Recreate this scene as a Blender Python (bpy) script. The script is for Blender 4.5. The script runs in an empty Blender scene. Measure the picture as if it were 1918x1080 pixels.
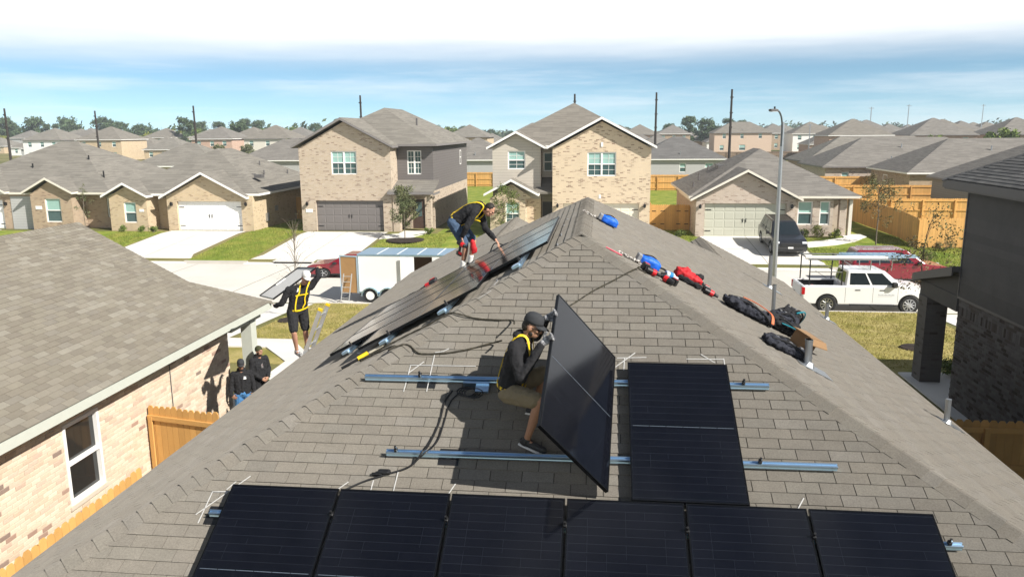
import bpy, bmesh, math, random
from mathutils import Vector, Matrix, Euler
from mathutils.bvhtree import BVHTree
random.seed(7)
R = random.Random(11)
scene = bpy.context.scene
COL = scene.collection
V3 = Vector

# ------------------------------------------------------------------ camera
cd = bpy.data.cameras.new('camera'); cam = bpy.data.objects.new('camera', cd); COL.objects.link(cam)
cd.sensor_width = 36.0; cd.lens = 36.0 * 1468.34 / 1918.0; cd.clip_start = 0.1; cd.clip_end = 6000
PIT, YAW, ROLL = 0.1985, 0.1107, -0.0079
_fw = V3((-math.sin(YAW) * math.cos(PIT), math.cos(YAW) * math.cos(PIT), -math.sin(PIT)))
_rt0 = V3((math.cos(YAW), math.sin(YAW), 0)); _up0 = _rt0.cross(_fw)
_rt = _rt0 * math.cos(ROLL) + _up0 * math.sin(ROLL); _up = _up0 * math.cos(ROLL) - _rt0 * math.sin(ROLL)
m = Matrix((_rt, _up, -_fw)).transposed().to_4x4(); m.translation = (0, 0, 7.0)
cam.matrix_world = m
scene.camera = cam

# ------------------------------------------------------------------ sky, sun, exposure
SUN = V3((0.674, -0.398, 0.622)).normalized()
world = bpy.data.worlds.new('World'); scene.world = world; world.use_nodes = True
nt = world.node_tree; nt.nodes.clear()
def N(tree, typ, **kw):
    n = tree.nodes.new(typ)
    for k, v in kw.items():
        if k == 'inp':
            for a, b in v.items(): n.inputs[a].default_value = b
        else: setattr(n, k, v)
    return n
def math_n(tree, op, a, b=None, c=None, clamp=False):
    n = tree.nodes.new('ShaderNodeMath'); n.operation = op; n.use_clamp = clamp
    for i, x in enumerate((a, b, c)):
        if x is None: continue
        if isinstance(x, (int, float)): n.inputs[i].default_value = x
        else: tree.links.new(x, n.inputs[i])
    return n.outputs[0]
def world_nodes():
    L = nt.links.new
    tc = N(nt, 'ShaderNodeTexCoord'); sep = N(nt, 'ShaderNodeSeparateXYZ'); L(tc.outputs['Generated'], sep.inputs[0])
    x, y, z = sep.outputs
    zz = math_n(nt, 'MULTIPLY_ADD', z, 0.92, 0.055)
    cmb = N(nt, 'ShaderNodeCombineXYZ'); L(x, cmb.inputs[0]); L(y, cmb.inputs[1]); L(zz, cmb.inputs[2])
    sky = N(nt, 'ShaderNodeTexSky'); sky.sky_type = 'NISHITA'; sky.sun_disc = False
    sky.sun_elevation = math.asin(SUN.z); sky.sun_rotation = math.atan2(SUN.x, SUN.y)
    sky.air_density = 0.9; sky.dust_density = 0.3; sky.ozone_density = 2.0
    L(cmb.outputs[0], sky.inputs[0])
    tint = N(nt, 'ShaderNodeMix', data_type='RGBA', blend_type='MULTIPLY'); tint.inputs[0].default_value = 1
    # sky scaled up at the horizon, dimmed overhead to cut shadow fill, all round
    hz = math_n(nt, 'EXPONENT', math_n(nt, 'MULTIPLY', math_n(nt, 'MAXIMUM', z, 0.0), -5.0)); hz = math_n(nt, 'MULTIPLY_ADD', hz, 1.0, 0.52)
    sc = N(nt, 'ShaderNodeVectorMath', operation='SCALE'); L(sky.outputs[0], sc.inputs[0]); L(hz, sc.inputs['Scale'])
    L(sc.outputs[0], tint.inputs[6]); tint.inputs[7].default_value = SKY_TINT
    # cloud layer in perspective: low streaks, added white bank above, thinned overhead against fill
    zc = math_n(nt, 'MAXIMUM', z, 0.0); den = math_n(nt, 'ADD', zc, 0.06)
    cx = math_n(nt, 'DIVIDE', x, den); cy = math_n(nt, 'DIVIDE', y, den)
    pv = N(nt, 'ShaderNodeCombineXYZ'); L(cx, pv.inputs[0]); L(cy, pv.inputs[1])
    n1 = N(nt, 'ShaderNodeTexNoise', inp={'Scale': 0.55, 'Detail': 7.0, 'Roughness': 0.62, 'Distortion': 0.4}); L(pv.outputs[0], n1.inputs['Vector'])
    mp = N(nt, 'ShaderNodeMapping'); mp.inputs['Scale'].default_value = (2.2, 2.2, 26.0); L(tc.outputs['Generated'], mp.inputs[0])
    n2 = N(nt, 'ShaderNodeTexNoise', inp={'Scale': 1.6, 'Detail': 6.0, 'Roughness': 0.6}); L(mp.outputs[0], n2.inputs['Vector'])
    wisp = N(nt, 'ShaderNodeMapRange', interpolation_type='SMOOTHSTEP', inp={1: 0.40, 2: 0.78, 3: 0.0, 4: 0.42}); L(n2.outputs[0], wisp.inputs[0])
    zj = math_n(nt, 'MULTIPLY_ADD', n2.outputs[0], 0.03, math_n(nt, 'ADD', z, -0.015))
    bank = N(nt, 'ShaderNodeMapRange', interpolation_type='SMOOTHSTEP', inp={1: 0.062, 2: 0.125, 3: 0.0, 4: 1.0}); L(zj, bank.inputs[0])
    brk = N(nt, 'ShaderNodeMapRange', interpolation_type='SMOOTHSTEP', inp={1: 0.18, 2: 0.5, 3: 0.0, 4: 1.0}); L(z, brk.inputs[0])
    thr = math_n(nt, 'MULTIPLY_ADD', brk.outputs[0], 0.85, -0.15)
    upper = math_n(nt, 'SUBTRACT', n1.outputs[0], thr); upper = math_n(nt, 'MULTIPLY', upper, 4.0, clamp=True)
    bk = math_n(nt, 'MULTIPLY', bank.outputs[0], upper)
    cf = math_n(nt, 'MAXIMUM', bk, wisp.outputs[0])
    mix = N(nt, 'ShaderNodeMix', data_type='RGBA'); L(cf, mix.inputs[0]); L(tint.outputs[2], mix.inputs[6]); mix.inputs[7].default_value = CLOUD
    bg = N(nt, 'ShaderNodeBackground'); bg.inputs[1].default_value = SKY_STRENGTH; L(mix.outputs[2], bg.inputs[0])
    out = N(nt, 'ShaderNodeOutputWorld'); L(bg.outputs[0], out.inputs[0])
SKY_STRENGTH = 0.052
SKY_TINT = (0.98, 1.19, 1.27, 1)
CLOUD = (14.2, 14.5, 14.7, 1)
world_nodes()
sd = bpy.data.lights.new('sun', 'SUN'); sd.energy = 5.0; sd.angle = math.radians(0.5); sd.color = (1.0, 0.955, 0.88)
so = bpy.data.objects.new('sun', sd); COL.objects.link(so); so.location = (40, -30, 60)
so.rotation_euler = (-SUN).to_track_quat('-Z', 'Y').to_euler()
scene.view_settings.view_transform = 'Standard'; scene.view_settings.look = 'None'
scene.view_settings.exposure = 0.66; scene.view_settings.gamma = 1.0
scene.render.engine = 'CYCLES'
scene.render.resolution_x = 1024; scene.render.resolution_y = 576

# ------------------------------------------------------------------ material helpers
def srgb(r, g, b):
    f = lambda c: (c / 255 / 12.92) if c / 255 <= 0.04045 else ((c / 255 + 0.055) / 1.055) ** 2.4
    return (f(r), f(g), f(b))
MATS = {}
def mat(name, col, rough=0.75, var=0.15, scale=6.0, bump=0.0, bscale=None, metal=0.0, spec=0.4, island=0.0, col2=None, mixc=(0.4, 0.6), coat=0.0, icol=None, fine=0.0, fscale=300.0, drough=0.0, sheen=0.0):
    if name in MATS: return MATS[name]
    mt = bpy.data.materials.new(name); mt.use_nodes = True; t = mt.node_tree; L = t.links.new
    b = t.nodes['Principled BSDF']
    b.inputs['Roughness'].default_value = rough; b.inputs['Metallic'].default_value = metal
    b.inputs['Specular IOR Level'].default_value = spec; b.inputs['Coat Weight'].default_value = coat; b.inputs['Coat Roughness'].default_value = 0.08
    b.inputs['Diffuse Roughness'].default_value = drough; b.inputs['Sheen Weight'].default_value = sheen; b.inputs['Sheen Roughness'].default_value = 0.55; b.inputs['Sheen Tint'].default_value = (0.9, 0.86, 0.78, 1)
    tc = N(t, 'ShaderNodeTexCoord'); co = tc.outputs['Object']
    no = N(t, 'ShaderNodeTexNoise', inp={'Scale': scale, 'Detail': 5.0, 'Roughness': 0.6}); L(co, no.inputs['Vector'])
    c1 = N(t, 'ShaderNodeRGB'); c1.outputs[0].default_value = (*col, 1); cur = c1.outputs[0]
    if col2 is not None:
        mr = N(t, 'ShaderNodeMapRange', inp={1: mixc[0], 2: mixc[1]}); L(no.outputs[0], mr.inputs[0])
        mx = N(t, 'ShaderNodeMix', data_type='RGBA'); L(mr.outputs[0], mx.inputs[0]); L(cur, mx.inputs[6]); mx.inputs[7].default_value = (*col2, 1); cur = mx.outputs[2]
    gi = None
    if icol is not None or island > 0:
        oi = N(t, 'ShaderNodeObjectInfo').outputs['Random']; ri = N(t, 'ShaderNodeNewGeometry').outputs['Random Per Island']
        wn = N(t, 'ShaderNodeTexWhiteNoise', noise_dimensions='1D'); L(math_n(t, 'ADD', math_n(t, 'MULTIPLY', oi, 71.3), math_n(t, 'MULTIPLY', ri, 37.7)), wn.inputs['W']); gi = wn.outputs[0]
    if icol is not None:
        rp = N(t, 'ShaderNodeValToRGB'); rp.color_ramp.interpolation = 'CONSTANT'
        els = rp.color_ramp.elements
        while len(els) > 1: els.remove(els[-1])
        els[0].position = 0; els[0].color = (*icol[0][1], 1)
        for p, cc in icol[1:]:
            e = els.new(p); e.color = (*cc, 1)
        w = N(t, 'ShaderNodeTexWhiteNoise', noise_dimensions='1D'); L(gi, w.inputs['W'])
        L(w.outputs[0], rp.inputs[0]); cur = rp.outputs[0]
    f = math_n(t, 'MULTIPLY_ADD', no.outputs[0], 2 * var, 1 - var)
    if island > 0:
        f = math_n(t, 'MULTIPLY', f, math_n(t, 'MULTIPLY_ADD', gi, 2 * island, 1 - island))
    if fine > 0:
        nf = N(t, 'ShaderNodeTexNoise', inp={'Scale': fscale, 'Detail': 2.0}); L(co, nf.inputs['Vector'])
        f = math_n(t, 'MULTIPLY', f, math_n(t, 'MULTIPLY_ADD', nf.outputs[0], 2 * fine, 1 - fine))
    ml = N(t, 'ShaderNodeVectorMath', operation='SCALE'); L(cur, ml.inputs[0]); L(f, ml.inputs['Scale']); L(ml.outputs[0], b.inputs['Base Color'])
    if bump > 0:
        nb = N(t, 'ShaderNodeTexNoise', inp={'Scale': bscale or scale * 6, 'Detail': 3.0}); L(co, nb.inputs['Vector'])
        bp = N(t, 'ShaderNodeBump', inp={'Strength': bump, 'Distance': 0.02}); L(nb.outputs[0], bp.inputs['Height']); L(bp.outputs[0], b.inputs['Normal'])
    MATS[name] = mt
    return mt

def tiled(name, ramp, mortar, bw, bh, ms, rough=0.85, var=0.1, bump=0.35, offset=0.5, nscale=1.3, streak=0.0):
    """brick / shingle courses on an upright or sloping surface, from local coordinates"""
    if name in MATS: return MATS[name]
    mt = bpy.data.materials.new(name); mt.use_nodes = True; t = mt.node_tree; L = t.links.new
    b = t.nodes['Principled BSDF']; b.inputs['Roughness'].default_value = rough; b.inputs['Specular IOR Level'].default_value = 0.25
    tc = N(t, 'ShaderNodeTexCoord'); ge = N(t, 'ShaderNodeNewGeometry')
    s = N(t, 'ShaderNodeSeparateXYZ'); L(tc.outputs['Object'], s.inputs[0])
    nn = N(t, 'ShaderNodeSeparateXYZ'); L(ge.outputs['True Normal'], nn.inputs[0])
    ax = math_n(t, 'ABSOLUTE', nn.outputs[0]); ay = math_n(t, 'ABSOLUTE', nn.outputs[1])
    g = math_n(t, 'GREATER_THAN', ax, ay)
    u = math_n(t, 'ADD', math_n(t, 'MULTIPLY', s.outputs[1], g), math_n(t, 'MULTIPLY', s.outputs[0], math_n(t, 'SUBTRACT', 1.0, g)))
    cv = N(t, 'ShaderNodeCombineXYZ'); L(u, cv.inputs[0]); L(s.outputs[2], cv.inputs[1])
    bt = N(t, 'ShaderNodeTexBrick', offset=offset, inp={'Scale': 1.0, 'Mortar Size': ms, 'Mortar Smooth': 0.1, 'Bias': 0.0, 'Brick Width': bw, 'Row Height': bh})
    bt.inputs['Color1'].default_value = (0, 0, 0, 1); bt.inputs['Color2'].default_value = (1, 1, 1, 1); bt.inputs['Mortar'].default_value = (0.5, 0.5, 0.5, 1)
    L(cv.outputs[0], bt.inputs['Vector'])
    rp = N(t, 'ShaderNodeValToRGB'); rp.color_ramp.interpolation = 'LINEAR'; els = rp.color_ramp.elements
    while len(els) > 1: els.remove(els[-1])
    els[0].position = ramp[0][0]; els[0].color = (*ramp[0][1], 1)
    for p, cc in ramp[1:]: e = els.new(p); e.color = (*cc, 1)
    L(bt.outputs['Color'], rp.inputs[0])
    mx = N(t, 'ShaderNodeMix', data_type='RGBA'); L(bt.outputs['Fac'], mx.inputs[0]); L(rp.outputs[0], mx.inputs[6]); mx.inputs[7].default_value = (*mortar, 1)
    no = N(t, 'ShaderNodeTexNoise', inp={'Scale': nscale, 'Detail': 5.0}); L(tc.outputs['Object'], no.inputs['Vector'])
    f = math_n(t, 'MULTIPLY_ADD', no.outputs[0], 2 * var, 1 - var)
    if streak > 0:
        mp = N(t, 'ShaderNodeMapping'); mp.inputs['Scale'].default_value = (0.9, 9.0, 1); L(cv.outputs[0], mp.inputs[0])
        ns = N(t, 'ShaderNodeTexNoise', inp={'Scale': 1.0, 'Detail': 4.0}); L(mp.outputs[0], ns.inputs['Vector'])
        f = math_n(t, 'MULTIPLY', f, math_n(t, 'MULTIPLY_ADD', ns.outputs[0], 2 * streak, 1 - streak))
    ml = N(t, 'ShaderNodeVectorMath', operation='SCALE'); L(mx.outputs[2], ml.inputs[0]); L(f, ml.inputs['Scale']); L(ml.outputs[0], b.inputs['Base Color'])
    bp = N(t, 'ShaderNodeBump', invert=True, inp={'Strength': bump, 'Distance': 0.01}); L(bt.outputs['Fac'], bp.inputs['Height']); L(bp.outputs[0], b.inputs['Normal'])
    MATS[name] = mt
    return mt

# ------------------------------------------------------------------ mesh helpers
class MB:
    def __init__(s): s.v = []; s.f = []; s.mi = []; s.cm = 0
    def add(s, verts, faces):
        o = len(s.v); s.v += [tuple(x) for x in verts]
        for f in faces: s.f.append([i + o for i in f]); s.mi.append(s.cm)
    def box(s, x0, x1, y0, y1, z0, z1):
        s.add([(x0, y0, z0), (x1, y0, z0), (x1, y1, z0), (x0, y1, z0), (x0, y0, z1), (x1, y0, z1), (x1, y1, z1), (x0, y1, z1)],
              [(0, 3, 2, 1), (4, 5, 6, 7), (0, 1, 5, 4), (1, 2, 6, 5), (2, 3, 7, 6), (3, 0, 4, 7)]); return s
    def obox(s, c, ax, ay, az, bev=0.0):
        """box from centre and three half-axis vectors; bev cuts the long edges a little"""
        c, ax, ay, az = V3(c), V3(ax), V3(ay), V3(az)
        if bev <= 0:
            P = [c + ax * i + ay * j + az * k for k in (-1, 1) for (i, j) in ((-1, -1), (1, -1), (1, 1), (-1, 1))]
            s.add(P, [(0, 3, 2, 1), (4, 5, 6, 7), (0, 1, 5, 4), (1, 2, 6, 5), (2, 3, 7, 6), (3, 0, 4, 7)]); return s
        rings = []
        for k, q in ((-1, 1 - bev), (-1 + bev, 1), (1 - bev, 1), (1, 1 - bev)):
            r = []
            for (i, j) in ((-1, -1 + bev), (-1 + bev, -1), (1 - bev, -1), (1, -1 + bev), (1, 1 - bev), (1 - bev, 1), (-1 + bev, 1), (-1, 1 - bev)):
                r.append(c + ax * i * q + ay * j * q + az * k)
            rings.append(r)
        s.loft(rings, True); return s
    def loft(s, rings, cap=True):
        n = len(rings[0]); P = [p for r in rings for p in r]; F = []
        for a in range(len(rings) - 1):
            for i in range(n):
                j = (i + 1) % n; F.append((a * n + i, a * n + j, (a + 1) * n + j, (a + 1) * n + i))
        if cap: F.append(tuple(range(n - 1, -1, -1))); F.append(tuple((len(rings) - 1) * n + i for i in range(n)))
        s.add(P, F); return s
    def tube(s, pts, rad, seg=6, cap=True):
        pts = [V3(p) for p in pts]; n = len(pts)
        rs = rad if isinstance(rad, (list, tuple)) else [rad] * n
        rings = []; prev = None
        for i, p in enumerate(pts):
            d = (pts[min(i + 1, n - 1)] - pts[max(i - 1, 0)])
            if d.length < 1e-9: d = V3((0, 0, 1))
            d.normalize()
            a = prev if prev is not None else (V3((0, 0, 1)) if abs(d.z) < 0.9 else V3((1, 0, 0)))
            u = a - d * a.dot(d)
            if u.length < 1e-6: u = d.orthogonal()
            u.normalize(); w = d.cross(u); prev = u
            rings.append([p + (u * math.cos(2 * math.pi * k / seg) + w * math.sin(2 * math.pi * k / seg)) * rs[i] for k in range(seg)])
        s.loft(rings, cap); return s
    def ribbon(s, pts, nrm, w, th=0.004):
        """flat strap along pts; nrm = list of normals"""
        rings = []
        n = len(pts)
        for i, p in enumerate(pts):
            p = V3(p); d = (V3(pts[min(i + 1, n - 1)]) - V3(pts[max(i - 1, 0)])).normalized(); nn = V3(nrm[i]).normalized(); b = d.cross(nn).normalized() * (w / 2)
            rings.append([p - b, p + b, p + b + nn * th, p - b + nn * th])
        s.loft(rings, True); return s
    def lathe(s, c, axis, prof, seg=20):
        """prof: (distance along axis, radius)"""
        c = V3(c); d = V3(axis).normalized(); u = d.orthogonal().normalized(); w = d.cross(u)
        rings = [[c + d * a + (u * math.cos(2 * math.pi * k / seg) + w * math.sin(2 * math.pi * k / seg)) * r for k in range(seg)] for a, r in prof]
        s.loft(rings, True); return s
    def ell(s, c, rx, ry, rz, rot=None, nu=10, nv=7):
        c = V3(c); rings = []
        for j in range(1, nv):
            ph = math.pi * j / nv
            r = []
            for i in range(nu):
                th = 2 * math.pi * i / nu; p = V3((rx * math.sin(ph) * math.cos(th), ry * math.sin(ph) * math.sin(th), -rz * math.cos(ph)))
                if rot is not None: p = rot @ p
                r.append(c + p)
            rings.append(r)
        o = len(s.v); top = V3((0, 0, rz)); bot = V3((0, 0, -rz))
        if rot is not None: top = rot @ top; bot = rot @ bot
        s.loft(rings, False)
        ib = len(s.v); s.v += [tuple(c + bot), tuple(c + top)]
        n0 = o; n1 = o + (nv - 2) * nu
        for i in range(nu):
            j = (i + 1) % nu
            s.f.append([ib, n0 + j, n0 + i]); s.mi.append(s.cm); s.f.append([ib + 1, n1 + i, n1 + j]); s.mi.append(s.cm)
        return s
    def prism(s, poly, ext):
        """poly: planar points, ext: extrusion vector"""
        e = V3(ext); n = len(poly); P = [V3(p) for p in poly] + [V3(p) + e for p in poly]
        s.add(P, [tuple(range(n - 1, -1, -1)), tuple(range(n, 2 * n))] + [(i, (i + 1) % n, n + (i + 1) % n, n + i) for i in range(n)]); return s
    def quad(s, *p): s.add(p, [tuple(range(len(p)))]); return s
    def xf(s, M):
        s.v = [tuple(M @ V3(p)) for p in s.v]; return s
    def mesh(s, name, fix=True):
        me = bpy.data.meshes.new(name); me.from_pydata(s.v, [], s.f); me.validate()
        if len(me.polygons) == len(s.mi): me.polygons.foreach_set('material_index', s.mi)
        if fix:
            bm = bmesh.new(); bm.from_mesh(me); bmesh.ops.recalc_face_normals(bm, faces=bm.faces); bm.to_mesh(me); bm.free()
        me.update(); return me

def link(o): COL.objects.link(o); return o
def tag(o, label=None, cat=None, group=None, kind=None):
    if label: o['label'] = label
    if cat: o['category'] = cat
    if group: o['group'] = group
    if kind: o['kind'] = kind
    return o
def thing(name, label, cat, loc=(0, 0, 0), rz=0.0, group=None):
    o = bpy.data.objects.new(name, None); link(o); o.location = loc; o.rotation_euler = (0, 0, rz); o.empty_display_size = 0.3
    return tag(o, label, cat, group)
def mk(name, mb, mats, parent=None, world=False, smooth=False, fix=True, label=None, cat=None, group=None, kind=None, loc=None):
    """mesh object from a builder (or a ready mesh); world=True: the builder holds world coordinates"""
    if not isinstance(mats, (list, tuple)): mats = [mats]
    if isinstance(mb, MB):
        if world and parent is not None: mb.xf(pmat(parent).inverted())
        elif loc is not None and parent is None and world: mb.xf(Matrix.Translation(-V3(loc)))
        me = mb.mesh(name, fix)
        for m_ in mats: me.materials.append(m_)
    else: me = mb
    if smooth: me.polygons.foreach_set('use_smooth', [True] * len(me.polygons))
    o = link(bpy.data.objects.new(name, me))
    if parent is not None: o.parent = parent
    elif loc is not None: o.location = loc
    return tag(o, label, cat, group, kind)
def pmat(o):
    M = Matrix.LocRotScale(o.location, o.rotation_euler.to_quaternion() if o.rotation_mode != 'QUATERNION' else o.rotation_quaternion, o.scale)
    return pmat(o.parent) @ M if o.parent else M
def copy_tree(o, parent=None):
    c = o.copy(); link(c); c.parent = parent
    for ch in list(o.children): copy_tree(ch, c)
    return c
def applied(o):
    """bake the modifiers of a mesh object"""
    bpy.context.view_layer.update()
    dg = bpy.context.evaluated_depsgraph_get(); me = bpy.data.meshes.new_from_object(o.evaluated_get(dg)); old = o.data
    o.modifiers.clear(); o.data = me; bpy.data.meshes.remove(old); return o

# ------------------------------------------------------------------ terrain height: lots slope down to the street
KN, KF = 33.6, 44.7           # near and far kerb lines
def gz(y):
    if y <= 23: return 0.0
    if y <= KN: return -0.60 * (y - 23) / (KN - 23)
    if y < KF: return -0.74
    if y < 52.6: return -0.60 + 0.60 * (y - KF) / (52.6 - KF)
    return 0.0
TAN = 0.5317; AL = math.atan(TAN); SA, CA = math.sin(AL), math.cos(AL)
TA = V3((-0.224, 10.481, 5.641))          # near end of the main ridge
HW = 5.47; RL = 5.72                       # half width of the roof, ridge length
EZ = TA.z - HW * TAN
# ------------------------------------------------------------------ materials
SH_BASE = (0.235, 0.208, 0.172)
WALKS = [(12.8, 17.5, 49.5, 54.4), (-14.8, -11.9, 51, 54.6), (-13.2, -8.9, 22.4, 25.7)]
m_shingle = mat('shingle', SH_BASE, rough=0.95, var=0.16, scale=5.0, spec=0.15, island=0.045, fine=0.34, fscale=70,
                icol=[(0, (0.183, 0.166, 0.141)), (0.3, (0.177, 0.161, 0.138)), (0.55, (0.186, 0.171, 0.146)), (0.72, (0.179, 0.165, 0.143)), (0.88, (0.191, 0.176, 0.154))], drough=0.75, sheen=0.03, bump=0.15, bscale=160)
m_shingle_l = mat('shingle_neighbour', SH_BASE, rough=0.95, var=0.16, scale=4.0, spec=0.15, island=0.045, fine=0.18, fscale=130,
                icol=[(0, (0.176, 0.159, 0.128)), (0.3, (0.164, 0.146, 0.118)), (0.5, (0.188, 0.170, 0.139)), (0.68, (0.171, 0.155, 0.130)), (0.8, (0.207, 0.191, 0.159)), (0.9, (0.155, 0.138, 0.113))], drough=0.75, sheen=0.03, bump=0.15, bscale=160)
m_deck = mat('roof_felt', (0.045, 0.041, 0.036), rough=0.95, var=0.2)
def far_shingle(nm, c, k=1.0):
    c = tuple(x * k for x in c); d = tuple(x * 0.82 for x in c); e = tuple(x * 1.14 for x in c)
    return tiled(nm, [(0.0, d), (0.5, c), (1.0, e)], tuple(x * 0.6 for x in c), 0.9, 0.127 * SA, 0.003, rough=0.95, var=0.12, bump=0.2, streak=0.16)
m_roof1 = far_shingle('far_shingle_tan', (0.198, 0.184, 0.160)); m_roof2 = far_shingle('far_shingle_grey', (0.185, 0.172, 0.155)); m_roof3 = far_shingle('far_shingle_brown', (0.192, 0.175, 0.150)); m_roof4 = far_shingle('far_shingle_dark', (0.135, 0.130, 0.125))
def far_brick(nm, base, alt, dark, mortar):
    return tiled(nm, [(0.0, base), (0.6, tuple((a + b) / 2 for a, b in zip(base, alt))), (0.76, alt), (0.90, tuple((a * 1.2 + b * .8) / 2 for a, b in zip(dark, alt))), (1.0, dark)], mortar, 0.23, 0.083, 0.010, var=0.12)
m_brickH0 = far_brick('brick_brown', (0.36, 0.25, 0.165), (0.42, 0.31, 0.21), (0.20, 0.125, 0.085), (0.42, 0.37, 0.30))
m_brickH1 = far_brick('brick_tan', (0.50, 0.38, 0.235), (0.54, 0.42, 0.28), (0.32, 0.22, 0.135), (0.52, 0.45, 0.34))
m_brickH2 = far_brick('brick_grey_tan', (0.44, 0.345, 0.25), (0.50, 0.41, 0.32), (0.23, 0.155, 0.11), (0.48, 0.43, 0.36))
m_brickH3 = far_brick('brick_cream', (0.60, 0.48, 0.335), (0.56, 0.44, 0.31), (0.22, 0.14, 0.095), (0.58, 0.50, 0.39))
m_brickH4 = far_brick('brick_pink_tan', (0.44, 0.355, 0.285), (0.50, 0.42, 0.35), (0.25, 0.175, 0.135), (0.48, 0.43, 0.37))
m_brick_near = mat('brick_near', (0.5, 0.4, 0.3), rough=0.9, var=0.10, scale=9, spec=0.2, fine=0.12, fscale=60, island=0.06,
    icol=[(0, (0.61, 0.50, 0.38)), (0.25, (0.67, 0.56, 0.44)), (0.45, (0.58, 0.46, 0.345)), (0.62, (0.64, 0.535, 0.42)), (0.82, (0.58, 0.465, 0.365)), (0.90, (0.52, 0.395, 0.31)), (0.945, (0.36, 0.245, 0.19)), (0.98, (0.26, 0.195, 0.16))], bump=0.5, bscale=60)
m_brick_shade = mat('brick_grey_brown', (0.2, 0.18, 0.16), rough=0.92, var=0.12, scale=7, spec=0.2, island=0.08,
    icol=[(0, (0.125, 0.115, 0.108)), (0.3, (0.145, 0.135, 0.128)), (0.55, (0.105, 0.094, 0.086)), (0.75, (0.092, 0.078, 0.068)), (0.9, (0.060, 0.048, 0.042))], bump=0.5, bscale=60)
m_mortar = mat('mortar', (0.56, 0.49, 0.40), rough=0.95, var=0.1, scale=12, bump=0.3)
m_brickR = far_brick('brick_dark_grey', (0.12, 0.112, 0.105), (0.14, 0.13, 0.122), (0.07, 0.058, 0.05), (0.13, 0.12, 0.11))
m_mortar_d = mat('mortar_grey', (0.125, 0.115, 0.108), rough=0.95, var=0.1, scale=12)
def siding(nm, c): return tiled(nm, [(0, tuple(x * 0.97 for x in c)), (1, c)], tuple(x * 0.6 for x in c), 6.0, 0.19, 0.008, rough=0.7, var=0.05, bump=0.5)
m_sidH2 = siding('siding_grey', (0.155, 0.142, 0.138)); m_sidH3 = siding('siding_beige', (0.50, 0.455, 0.39)); m_sid_lt = siding('siding_light_grey', (0.42, 0.42, 0.41)); m_sid_ta = siding('siding_taupe', (0.26, 0.235, 0.21))
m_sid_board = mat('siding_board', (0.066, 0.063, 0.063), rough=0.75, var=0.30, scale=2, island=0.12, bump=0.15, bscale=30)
m_white = mat('white_trim', (0.78, 0.77, 0.74), rough=0.55, var=0.05); m_cream = mat('cream_trim', (0.66, 0.62, 0.54), rough=0.6, var=0.05)
m_sage = mat('sage_trim', (0.50, 0.52, 0.46), rough=0.6, var=0.06); m_greytrim = mat('grey_trim', (0.20, 0.185, 0.18), rough=0.6, var=0.06); m_dktrim = mat('dark_trim', (0.11, 0.105, 0.105), rough=0.6, var=0.06)
m_gdoor_w = mat('garage_white', (0.80, 0.79, 0.77), rough=0.5, var=0.04); m_gdoor_g = mat('garage_grey', (0.165, 0.150, 0.145), rough=0.5, var=0.05); m_gdoor_s = mat('garage_sage', (0.46, 0.46, 0.38), rough=0.5, var=0.04); m_gdoor_c = mat('garage_cream', (0.70, 0.65, 0.54), rough=0.5, var=0.04)
m_blind = mat('window_blind', (0.30, 0.47, 0.43), rough=0.12, var=0.15, scale=3, spec=0.6); m_screen = mat('window_dark', (0.055, 0.10, 0.10), rough=0.12, var=0.3, scale=2, spec=0.6)
m_glass_dk = mat('window_glass', (0.018, 0.020, 0.020), rough=0.05, var=0.1, spec=0.7)
m_door = mat('front_door', (0.075, 0.045, 0.035), rough=0.5, var=0.15); m_black = mat('black_metal', (0.012, 0.012, 0.013), rough=0.45, var=0.1)
m_wood = mat('fence_cedar', (0.60, 0.335, 0.105), rough=0.8, var=0.16, scale=3, island=0.14, bump=0.2, bscale=25); m_wood_old = mat('fence_weathered', (0.24, 0.175, 0.125), rough=0.9, var=0.2, scale=3, island=0.15)
m_concrete = mat('concrete', (0.66, 0.635, 0.59), rough=0.9, var=0.18, scale=0.6, fine=0.06, fscale=40); m_street = mat('street_concrete', (0.60, 0.57, 0.515), rough=0.9, var=0.24, scale=0.30, fine=0.08, fscale=25)
m_kerb = mat('kerb', (0.50, 0.47, 0.42), rough=0.9, var=0.12, scale=1.0)
def grass(nm, g, d, sc=0.9): return mat(nm, g, rough=0.95, var=0.28, scale=sc, col2=d, mixc=(0.38, 0.64), fine=0.32, fscale=14, bump=0.7, bscale=16, spec=0.1)
m_grass_far = grass('grass_green', (0.150, 0.215, 0.030), (0.265, 0.275, 0.060)); m_grass_near = grass('grass_straw', (0.235, 0.215, 0.055), (0.345, 0.285, 0.115)); m_ground = grass('ground_grass', (0.120, 0.130, 0.040), (0.22, 0.19, 0.085), 0.05)
m_mulch = mat('mulch', (0.030, 0.020, 0.015), rough=0.95, var=0.4, scale=20)
m_steel = mat('galvanised', (0.42, 0.44, 0.46), rough=0.42, var=0.12, metal=0.9); m_alu = mat('aluminium_sky_tint', (0.56, 0.76, 0.95), rough=0.36, var=0.05, metal=1.0)  # aluminium tinted blue: sky reflection put into the base colour
m_pole = mat('pole_brown', (0.035, 0.028, 0.024), rough=0.9, var=0.3)

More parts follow.
